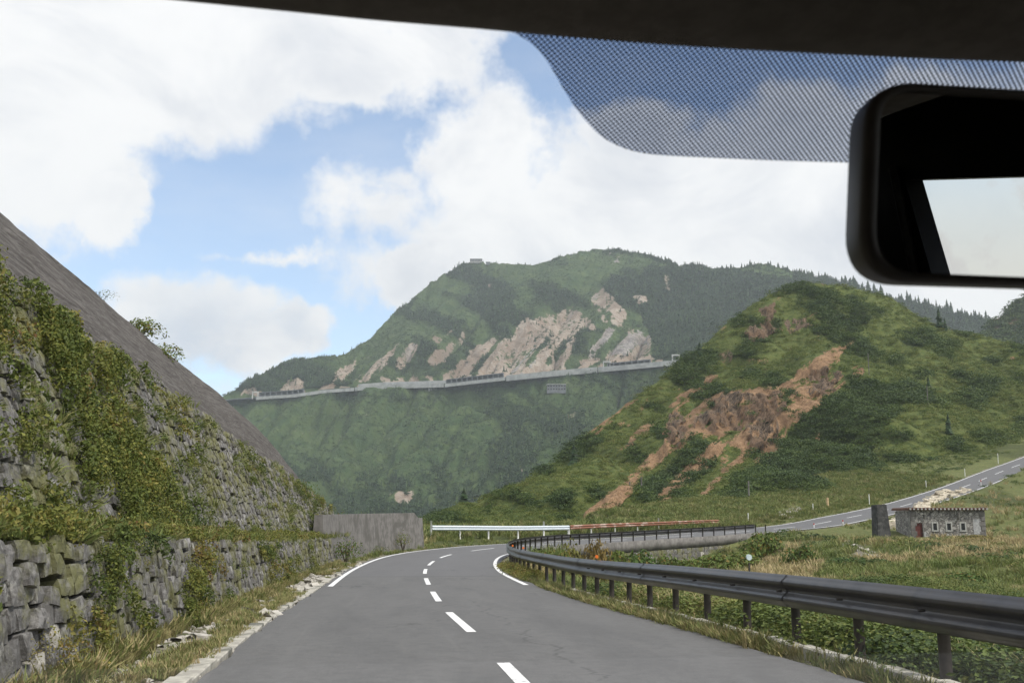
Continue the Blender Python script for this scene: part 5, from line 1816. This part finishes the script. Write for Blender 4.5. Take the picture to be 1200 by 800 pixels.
cnt = 0
for px in np.r_[np.linspace(845, 985, 46), np.linspace(985, 1168, 72)]:
    px = px + random.uniform(-1.5, 1.5)
    if random.random() < .12: continue
    q_ = mt.at_px(px, random.uniform(.985, 1.0))
    h_ = random.uniform(8, 17) * (.8 if px < 985 else 1.15)
    lab = 'dark conifer on the long skyline ridge behind the green hill' if px > 985 else 'dark conifer on the skyline at the right shoulder of the far mountain'
    conifer(q_ - [0, 0, 1], h_, lab, 'conifers along the far ridge' if px > 985 else 'conifers on the mountain shoulder', False)
for px in np.linspace(300, 840, 60):
    if random.random() < .4: continue
    q_ = mt.at_px(px + random.uniform(-5, 5), .998)
    conifer(q_ - [0, 0, 1], random.uniform(4, 7.5), 'small tree on the bare skyline of the far mountain', 'small trees on the mountain skyline', False)
for (px, t_, h_, lab) in ((1101, .995, 7.5, 'taller of the two dark conifers on the right shoulder of the green hill'), (1108, .99, 5.5, 'shorter of the two dark conifers on the right shoulder of the green hill'), (672, .93, 6, 'lone conifer on the left ridge line of the green hill'), (1088, .6, 6, 'dark conifer halfway up the green hill near the thin pole'), (543, .9, 5, 'dark conifer at the low left end of the green hill'), (1112, .35, 5, 'small conifer low on the right of the green hill'), (820, .97, 5, 'small conifer on the middle ridge line of the green hill')):
    conifer(hill.at_px(px, t_) - [0, 0, .3], h_, lab, None)

# ------------------------------------------------------------------ structures on the far mountain
def mpt(px, dpy, dy=0):
    """point at the mountain road ledge"""
    yr = float(f_ry(px)) + dy
    return P(px, float(f_road(px)) + dpy, yr)


pale_c = speckled('pale_concrete', (.36, .36, .35), (.5, .5, .48), .15, .9, .2, .1)
dark_c = speckled('grey_steel_shed', (.12, .13, .14), (.18, .19, .2), .3, .8, .2, .1)


def ledge_strip(name, px0, px1, z0_, z1_, mat, lab, cat, dep=3., parent=None, dy=-12, step=6):
    n_ = max(2, int((px1 - px0) / step) + 1)
    V = []
    for px in np.linspace(px0, px1, n_):
        q_ = mpt(px, 0, dy)
        u_ = np.array([q_[0], q_[1], 0]) / math.hypot(q_[0], q_[1])
        for (b_, h_) in ((0, z0_), (0, z1_), (dep, z1_), (dep, z0_)): V.append(q_ + u_ * b_ + np.array([0, 0, h_]))
    fs = []
    for q_ in range(n_ - 1):
        for k_ in range(4): fs.append((q_ * 4 + k_, q_ * 4 + 4 + k_, q_ * 4 + 4 + (k_ + 1) % 4, q_ * 4 + (k_ + 1) % 4))
    fs += [(0, 1, 2, 3), ((n_ - 1) * 4 + 3, (n_ - 1) * 4 + 2, (n_ - 1) * 4 + 1, (n_ - 1) * 4)]
    o_ = link(name, mesh_data(name, V, fs, [mat]), parent)
    if lab: tag(o_, lab, cat)
    return o_


ledge_strip('mountain_road', 255, 800, -1.5, 0, dark_c, None, None, 14, dy=-14)['kind'] = 'structure'
ledge_strip('embankment_wall', 300, 415, -4, 0.4, pale_c, 'pale concrete wall holding up the left stretch of the mountain road', 'wall', 2, dy=-17)
ledge_strip('embankment_wall', 416, 520, -4, .8, pale_c, 'pale concrete wall holding up the middle stretch of the mountain road', 'wall', 2, dy=-17)
ledge_strip('embankment_wall', 521, 592, -4, .3, pale_c, 'bright concrete wall below the dark snow shed on the mountain road', 'wall', 2, dy=-17)
ledge_strip('embankment_wall', 593, 700, -5, 2.0, pale_c, 'tall pale concrete wall on the right half of the mountain road', 'wall', 2, dy=-17)
ledge_strip('embankment_wall', 701, 796, -4.5, 1.6, pale_c, 'pale concrete wall at the right end of the mountain road', 'wall', 2, dy=-17)
ledge_strip('cut_wall', 420, 525, 1, 5, pale_c, 'concrete wall behind the mountain road, left of the dark shed', 'wall', 2, dy=2)


def shed(px0, px1, lab, h_=5.5, n_p=9):
    e_ = empty('snow_shed', tuple(mpt((px0 + px1) / 2, 0, -12))); tag(e_, lab, 'snow shed')
    inv = Matrix.Translation(e_.location).inverted()
    def rel(o_): o_.matrix_parent_inverse = inv; return o_
    rel(ledge_strip('roof', px0, px1, h_, h_ + 1.0, dark_c, None, None, 11, e_, dy=-14))
    rel(ledge_strip('back_wall', px0, px1, 0, h_, dark_c, None, None, 1.2, e_, dy=-4))
    for px in np.linspace(px0, px1, n_p):
        q_ = mpt(px, 0, -13.2)
        m_ = MB(); m_.box(-.7, .7, -.6, .6, 0, h_ - .01); m_.build('column', dark_c, e_, loc=tuple(Vector(q_) - e_.location))


shed(304, 356, 'grey snow shed at the far left of the mountain road', 5.5, 9)
shed(523, 590, 'long dark snow shed in the middle of the mountain road', 5.0, 12)
shed(712, 762, 'grey snow shed near the right end of the mountain road', 4.5, 8)
for (px, lab) in ((299, 'pale portal at the left mouth of the far snow shed'), (711, 'pale portal frame on the right half of the mountain road'), (792, 'pale portal where the mountain road meets the green hill')):
    q_ = mpt(px, 0, -14)
    e_ = empty('tunnel_portal', tuple(q_)); tag(e_, lab, 'portal')
    m_ = MB(); m_.box(-4.5, -3.2, -1, 1, -3, 6.5); m_.build('pier', pale_c, e_); m_ = MB(); m_.box(3.2, 4.5, -1, 1, -3, 6.5); m_.build('pier', pale_c, e_)
    m_ = MB(); m_.box(-4.5, 4.5, -1.1, 1.1, 6.5, 8); m_.build('lintel', pale_c, e_)


def block_house(q_, w_m, d_m, h_m, lab, wall, roofm_, nw, storeys=1, pitched=False):
    e_ = empty('building', tuple(q_)); tag(e_, lab, 'building')
    m_ = MB(); m_.box(-w_m / 2, w_m / 2, -d_m / 2, d_m / 2, -3, h_m); m_.build('wall', wall, e_)
    m_ = MB()
    if pitched:
        m_.add([(-w_m / 2 - .6, -d_m / 2 - .6, h_m), (w_m / 2 + .6, -d_m / 2 - .6, h_m), (w_m / 2 + .6, d_m / 2 + .6, h_m), (-w_m / 2 - .6, d_m / 2 + .6, h_m), (-w_m / 2 + 2, 0, h_m + 3), (w_m / 2 - 2, 0, h_m + 3)],
               [(0, 1, 5, 4), (1, 2, 5), (2, 3, 4, 5), (3, 0, 4), (0, 3, 2, 1)])
    else: m_.box(-w_m / 2 - .5, w_m / 2 + .5, -d_m / 2 - .5, d_m / 2 + .5, h_m + .01, h_m + .6)
    m_.build('roof', roofm_, e_)
    for st_ in range(storeys):
        for k_ in range(nw):
            x_ = -w_m / 2 + w_m * (k_ + .5) / nw; z_ = h_m * (st_ + .5) / storeys
            m_ = MB(); m_.box(x_ - w_m / nw * .3, x_ + w_m / nw * .3, -d_m / 2 - .06, -d_m / 2 + .1, z_ - h_m / storeys * .22, z_ + h_m / storeys * .25); m_.build('window', glassm, e_)


q_ = mt.at_px(558, .999)
block_house(q_ + [0, -4, -1], 24, 12, 5.0, 'grey summit lodge with a flat roof on the peak skyline', speckled('lodge_wall', (.2, .2, .2), (.3, .3, .29), .5), dark_c, 8)
q_ = mt.at_px(572, .999)
block_house(q_ + [0, -4, 0], 8, 8, 2.2, 'small annexe right of the summit lodge', dark_c, dark_c, 3)
for px_t, t_ in ((652, 0.335),):
    for tt in np.linspace(.2, .5, 200):
        q_ = mt.at_px(px_t, tt)
        if project(*q_)[1] <= 458: break
    block_house(q_, 22, 8, 7.0, 'grey slab building on the slope below the mountain road', dark_c, pale_c, 7, 2)
for tt in np.linspace(.2, .6, 200):
    q_ = mt.at_px(507, tt)
    if project(*q_)[1] <= 456: break
block_house(q_, 11, 6, 1.6, 'tiny white-roofed shed just below the mountain road', pale_c, pale_c, 3)

# ------------------------------------------------------------------ the car we sit in
CH = math.atan(.13)                          # the car points this much left of the camera
CA = Vector((-math.sin(CH), math.cos(CH), 0))    # car's forward axis
CR = Vector((math.cos(CH), math.sin(CH), 0))     # car's right
EYE = Vector((0, 0, CAMZ))
car = empty('car', (0, 0, 0)); tag(car, 'dark cabin of the car the view is taken from: roof lining, windscreen and mirror', 'car')


def ray(px, py):
    return Vector(((px - 600) / F, math.cos(PITCH) - (400 - py) / F * math.sin(PITCH), math.sin(PITCH) + (400 - py) / F * math.cos(PITCH)))


# windscreen: a plane sloping down and forward from the header
G0 = EYE + CA * .40 + Vector((0, 0, .195))
GDIR = (CA * math.cos(R(31)) - Vector((0, 0, math.sin(R(31))))).normalized()
GN = CR.cross(GDIR).normalized()


def on_plane(px, py, p0, nrm):
    d_ = ray(px, py); t_ = (p0 - EYE).dot(nrm) / d_.dot(nrm)
    return EYE + d_ * t_


def gl(u_, t_, off=0.0): return G0 + CR * u_ + GDIR * t_ + GN * off
# glass pane
glass, nt = new_mat('windscreen_glass')
fr = nt.n('ShaderNodeFresnel', {'IOR': 1.45}).outputs[0]
tb = nt.n('ShaderNodeBsdfTransparent', {'Color': (.98, .98, .98, 1)})
gb = nt.n('ShaderNodeBsdfGlossy', {'Roughness': 0.0, 'Color': (1, 1, 1, 1)})
mxs = nt.n('ShaderNodeMixShader', {0: nt.math('MULTIPLY', fr, .35), 1: tb.outputs[0], 2: gb.outputs[0]})
nt.n('ShaderNodeOutputMaterial', {'Surface': mxs.outputs[0]})
nU, nT = 24, 14
V = []; fs = []
for a_ in np.linspace(-.55, 1.25, nU):
    for b_ in np.linspace(-.10, .95, nT):
        V.append(tuple(gl(a_, b_, 0)))
for a_ in range(nU - 1):
    for b_ in range(nT - 1):
        k_ = a_ * nT + b_; fs.append((k_, k_ + 1, k_ + nT + 1, k_ + nT))
ws = link('windscreen', mesh_data('windscreen', V, fs, [glass], True), car)

# dotted shade band printed on the glass
frit, nt = new_mat('dotted_shade_print')
uvn = nt.n('ShaderNodeTexCoord').outputs['UV']
su = nt.n('ShaderNodeSeparateXYZ', {0: uvn})
pitch_ = .0026
a_ = nt.math('DIVIDE', su.outputs[0], pitch_); b_ = nt.math('DIVIDE', su.outputs[1], pitch_ * 1.0)
sa = nt.math('SINE', nt.math('MULTIPLY', nt.math('ADD', a_, b_), math.pi)); sb = nt.math('SINE', nt.math('MULTIPLY', nt.math('SUBTRACT', a_, b_), math.pi))
hole = nt.ramp(nt.math('MULTIPLY', nt.math('ABSOLUTE', sa), nt.math('ABSOLUTE', sb)), .28, .55)
tb = nt.n('ShaderNodeBsdfTransparent', {'Color': (.64, .69, .80, 1)})
df = nt.n('ShaderNodeBsdfDiffuse', {'Color': (.02, .02, .02, 1)})
mxs = nt.n('ShaderNodeMixShader', {0: hole, 1: df.outputs[0], 2: tb.outputs[0]})
nt.n('ShaderNodeOutputMaterial', {'Surface': mxs.outputs[0]})
low = [(585, 34), (600, 38), (618, 48), (632, 60), (645, 78), (660, 104), (675, 127), (690, 146), (705, 160), (722, 170), (745, 178), (775, 182), (830, 185), (900, 188), (1000, 191), (1100, 194), (1200, 198), (1320, 202)]
lowd = catmull([np.array([a_, b_, 0.]) for a_, b_ in low], 8)
top_px = [(a_[0], -30 + .05 * a_[0]) for a_ in lowd]
V = []; UVv = []
for (lx, ly, _), (tx, ty) in zip(lowd, top_px):
    for f_ in (0, .33, .66, 1):
        q_ = on_plane(lx, ly * (1 - f_) + ty * f_, G0 - GN * .0015, GN)
        V.append(tuple(q_)); r_ = q_ - G0; UVv.append((r_.dot(CR), r_.dot(GDIR)))
fs = [(k_ * 4 + j_, k_ * 4 + j_ + 1, k_ * 4 + 5 + j_, k_ * 4 + 4 + j_) for k_ in range(len(lowd) - 1) for j_ in range(3)]
me = mesh_data('shade_band', V, fs, [frit])
uvl = me.uv_layers.new(name='UVMap')
for lp in me.loops: uvl.data[lp.index].uv = UVv[lp.vertex_index]
link('shade_band', me, ws)

# roof lining: front edge follows the header, runs back overhead
edge_px = [(-700, -180), (-200, -50), (0, -24), (100, -11), (200, 0), (320, 12), (440, 24), (560, 34), (680, 45), (800, 54), (920, 61), (1040, 67), (1200, 73), (1500, 78)]
HP = EYE + CA * .385
E = [on_plane(a_, b_, HP, CA) for a_, b_ in edge_px]
E = catmull([np.array(q_) for q_ in E], 6)
V = []; rows_ = [(.012, .012), (.004, .002), (-.004, -.001), (-.02, .0), (-.07, .010), (-.16, .022), (-.4, .035), (-1.0, .05), (-2.4, .03)]
for q_ in E:
    for (f_, up_) in rows_: V.append(tuple(Vector(q_) + CA * f_ + Vector((0, 0, up_))))
k_ = len(rows_)
fs = [(a_ * k_ + b_, a_ * k_ + b_ + 1, (a_ + 1) * k_ + b_ + 1, (a_ + 1) * k_ + b_) for a_ in range(len(E) - 1) for b_ in range(k_ - 1)]
hl = link('roof_lining', mesh_data('roof_lining', V, fs, [M['trim']], True), car)
md = hl.modifiers.new('thick', 'SOLIDIFY'); md.thickness = .012; md.offset = 1
def carpt(r_, f_, u_): return EYE + CR * r_ + CA * f_ + Vector((0, 0, u_))
# roof skin above
V = []; fs = []
nn = 12
for a_ in np.linspace(-.62, 1.3, nn):
    for b_ in np.linspace(-2.5, .36, nn):
        cr_ = .56 - .04 * ((a_ - .34) / .96) ** 2 - .02 * ((b_ + 1) / 1.4) ** 2
        V.append(tuple(carpt(a_, b_, cr_)))
for a_ in range(nn - 1):
    for b_ in range(nn - 1): q_ = a_ * nn + b_; fs.append((q_, q_ + nn, q_ + nn + 1, q_ + 1))
rs = link('roof_skin', mesh_data('roof_skin', V, fs, [M['black_plastic']], True), car)
md = rs.modifiers.new('thick', 'SOLIDIFY'); md.thickness = .01

mb = MB(); mb.add([carpt(-.62, .37, .24), carpt(1.3, .37, .24), carpt(1.3, .30, .51), carpt(-.62, .30, .51), carpt(-.62, .36, .24), carpt(1.3, .36, .24), carpt(1.3, .29, .51), carpt(-.62, .29, .51)], [(0, 1, 2, 3), (7, 6, 5, 4), (0, 4, 5, 1), (3, 2, 6, 7)])
mb.build('header_panel', M['black_plastic'], car)

# mirror -------------------------------------------------------------
# facing mostly back along the car, tipped a little down
MN = (-CA * .985 + CR * (-.02) - Vector((0, 0, .105))).normalized()
M0 = EYE + ray(1130, 235) * .375
mir = empty('rear_view_mirror', (0, 0, 0)); mir.parent = car


def mpoly(pts_):
    return [on_plane(a_, b_, M0, MN) for a_, b_ in pts_]


def roundloop(pts_, n_=10):
    """closed smooth outline through rounded corners: pts (px,py,radius)"""
    out = []
    m_ = len(pts_)
    for i_ in range(m_):
        p_ = np.array(pts_[i_][:2], float); r_ = pts_[i_][2]
        a_ = np.array(pts_[i_ - 1][:2], float) - p_; b_ = np.array(pts_[(i_ + 1) % m_][:2], float) - p_
        a_ /= np.linalg.norm(a_); b_ /= np.linalg.norm(b_)
        A_, B_ = p_ + a_ * r_, p_ + b_ * r_
        for t_ in np.linspace(0, 1, n_):
            out.append(tuple((1 - t_) ** 2 * A_ + 2 * t_ * (1 - t_) * p_ + t_ * t_ * B_))
    return out


outer = roundloop([(1012, 97, 55), (1340, 118, 50), (1340, 340, 50), (1003, 330, 62)])
inner = roundloop([(1029, 105, 44), (1328, 124, 40), (1328, 331, 40), (1021, 319, 52)])
V = []
lay = [(outer, 0.0, 1.0), (outer, .004, .995), (inner, .0035, 1.0), (inner, -.001, 1.0)]
cen = sum(mpoly([(1165, 220)]), Vector())
# housing: back shell, rim, inset
back = [(outer, 0.0, 1.0), (outer, -.012, .985), (outer, -.028, .85), (outer, -.036, .45)]
rings = []
for lp, off, sc_ in back[::-1]: rings.append([cen + (q_ - cen) * sc_ + MN * off for q_ in mpoly(lp)])
rings.append([q_ + MN * .004 for q_ in [cen + (x_ - cen) * .99 for x_ in mpoly(outer)]])
rings.append([q_ + MN * .0045 for q_ in [cen + (x_ - cen) * 1.0 for x_ in mpoly([((a_[0] + b_[0]) / 2, (a_[1] + b_[1]) / 2) for a_, b_ in zip(outer, inner)])]])
rings.append([q_ + MN * .003 for q_ in mpoly(inner)])
rings.append([q_ - MN * .002 for q_ in mpoly(inner)])
m_ = len(outer)
for rg in rings: V += [tuple(q_) for q_ in rg]
fs = [(a_ * m_ + b_, a_ * m_ + (b_ + 1) % m_, (a_ + 1) * m_ + (b_ + 1) % m_, (a_ + 1) * m_ + b_) for a_ in range(len(rings) - 1) for b_ in range(m_)]
fs.append(tuple(range(m_))[::-1])
link('housing', mesh_data('housing', V, fs, [speckled('mirror_housing', (.06, .05, .04), (.07, .06, .048), 60., .5, .1, .0005, world=False)], True), mir)
mg, nt = new_mat('mirror_silver')
finish(nt, (.60, .60, .585), .0, metal=1.0)
link('mirror_glass', mesh_data('mirror_glass', [tuple(q_ + MN * .0005) for q_ in mpoly(inner)], [tuple(range(m_))], [mg]), mir)
mb = MB(); mb.tube([M0 + CR * .11 - MN * .03, M0 + CR * .11 + CA * .03 + Vector((0, 0, .05)), M0 + CR * .11 + CA * .03 + Vector((0, 0, .075))], .012, 10)
mb.build('stalk', M['black_plastic'], mir)

# cabin seen in the mirror: right side behind the driver, with its window opening
def reflect(px, py):
    d_ = ray(px, py).normalized(); p_ = on_plane(px, py, M0, MN)
    return p_, d_ - 2 * d_.dot(MN) * MN


SW0 = EYE + CR * 1.02; SWN = -CR         # side wall plane, 1.02 m right of the eye
def hit_side(px, py):
    p_, r_ = reflect(px, py); t_ = (SW0 - p_).dot(SWN) / r_.dot(SWN)
    q_ = p_ + r_ * t_
    rel = q_ - EYE
    return rel.dot(CA), rel.z


corn = [hit_side(1060, 211), hit_side(1360, 202), hit_side(1360, 334), hit_side(1092, 324)]
print('mirror window corners', corn)
sidem = M['black_plastic']
mb = MB()
fa = [c_[0] for c_ in corn]; za = [c_[1] for c_ in corn]
# frame ring between the opening and a large rectangle
big = [(max(fa) + .9, .50), (min(fa) - 1.6, .50), (min(fa) - 1.6, -1.0), (max(fa) + .9, -1.0)]
big = [(min(b_[0], .1), b_[1]) for b_ in big]
def sw(f_, z_, o_=0): return tuple(EYE + CR * (1.02 + o_) + CA * f_ + Vector((0, 0, z_)))
ordc = sorted(corn, key=lambda c_: math.atan2(c_[1] - sum(za) / 4, c_[0] - sum(fa) / 4))
ordb = sorted(big, key=lambda c_: math.atan2(c_[1] - sum(za) / 4, c_[0] - sum(fa) / 4))
for o1, o2 in ((0, .04),):
    vs = [sw(*c_, o1) for c_ in ordc] + [sw(*b_, o1) for b_ in ordb] + [sw(*c_, o2) for c_ in ordc] + [sw(*b_, o2) for b_ in ordb]
    f_ = []
    for k_ in range(4):
        l_ = (k_ + 1) % 4
        f_ += [(k_, l_, 4 + l_, 4 + k_), (8 + k_, 12 + k_, 12 + l_, 8 + l_), (k_, 8 + k_, 8 + l_, l_), (4 + k_, 4 + l_, 12 + l_, 12 + k_)]
    mb.add(vs, f_)
mb.build('side_panel', sidem, car)
mb = MB()   # slim pillar trim along the window's front edge
e0, e1 = corn[0], corn[3]
mb.tube([sw(e0[0] - .035, e0[1] + .03, -.01), sw(e1[0] - .035, e1[1] - .03, -.01)], .010, 8)
mb.build('window_seal', speckled('grey_trim', (.05, .05, .05), (.07, .07, .07), 30., .35, world=False), car)
# rear bulkhead, left panel, dashboard and bonnet, all outside the photograph's frame
mb = MB(); M4 = Matrix.Translation(EYE) @ Matrix.Rotation(CH, 4, 'Z')
mb.box(-.62, 1.0, -2.6, -2.55, -1.0, .5, M=M4); mb.build('rear_bulkhead', sidem, car)
mb = MB(); mb.box(-.66, -.6, -2.5, -.3, -1.0, .5, M=M4); mb.build('left_panel', sidem, car)
mb = MB(); mb.box(-.6, 1.25, .62, 1.15, -.62, -.36, M=M4, bev=.05); mb.build('dashboard', sidem, car)
mb = MB(); mb.box(-.58, 1.22, 1.2, 2.0, -.95, -.62, M=M4, bev=.1); mb.build('bonnet', M['car_paint'], car)

# ------------------------------------------------------------------ haze
mb = MB(); mb.box(-3200, 3200, -400, 3300, -170, 720)
hz = mb.build('haze', [])
hm = bpy.data.materials.new('haze_air'); hm.use_nodes = True
nt = NT(hm.node_tree)
vol = nt.n('ShaderNodeVolumePrincipled'); vol.inputs['Color'].default_value = (.86, .93, 1.0, 1); vol.inputs['Density'].default_value = .00013; vol.inputs['Anisotropy'].default_value = .2
nt.n('ShaderNodeOutputMaterial', {'Volume': vol.outputs[0]})
hz.data.materials.append(hm)
hz['kind'] = 'stuff'
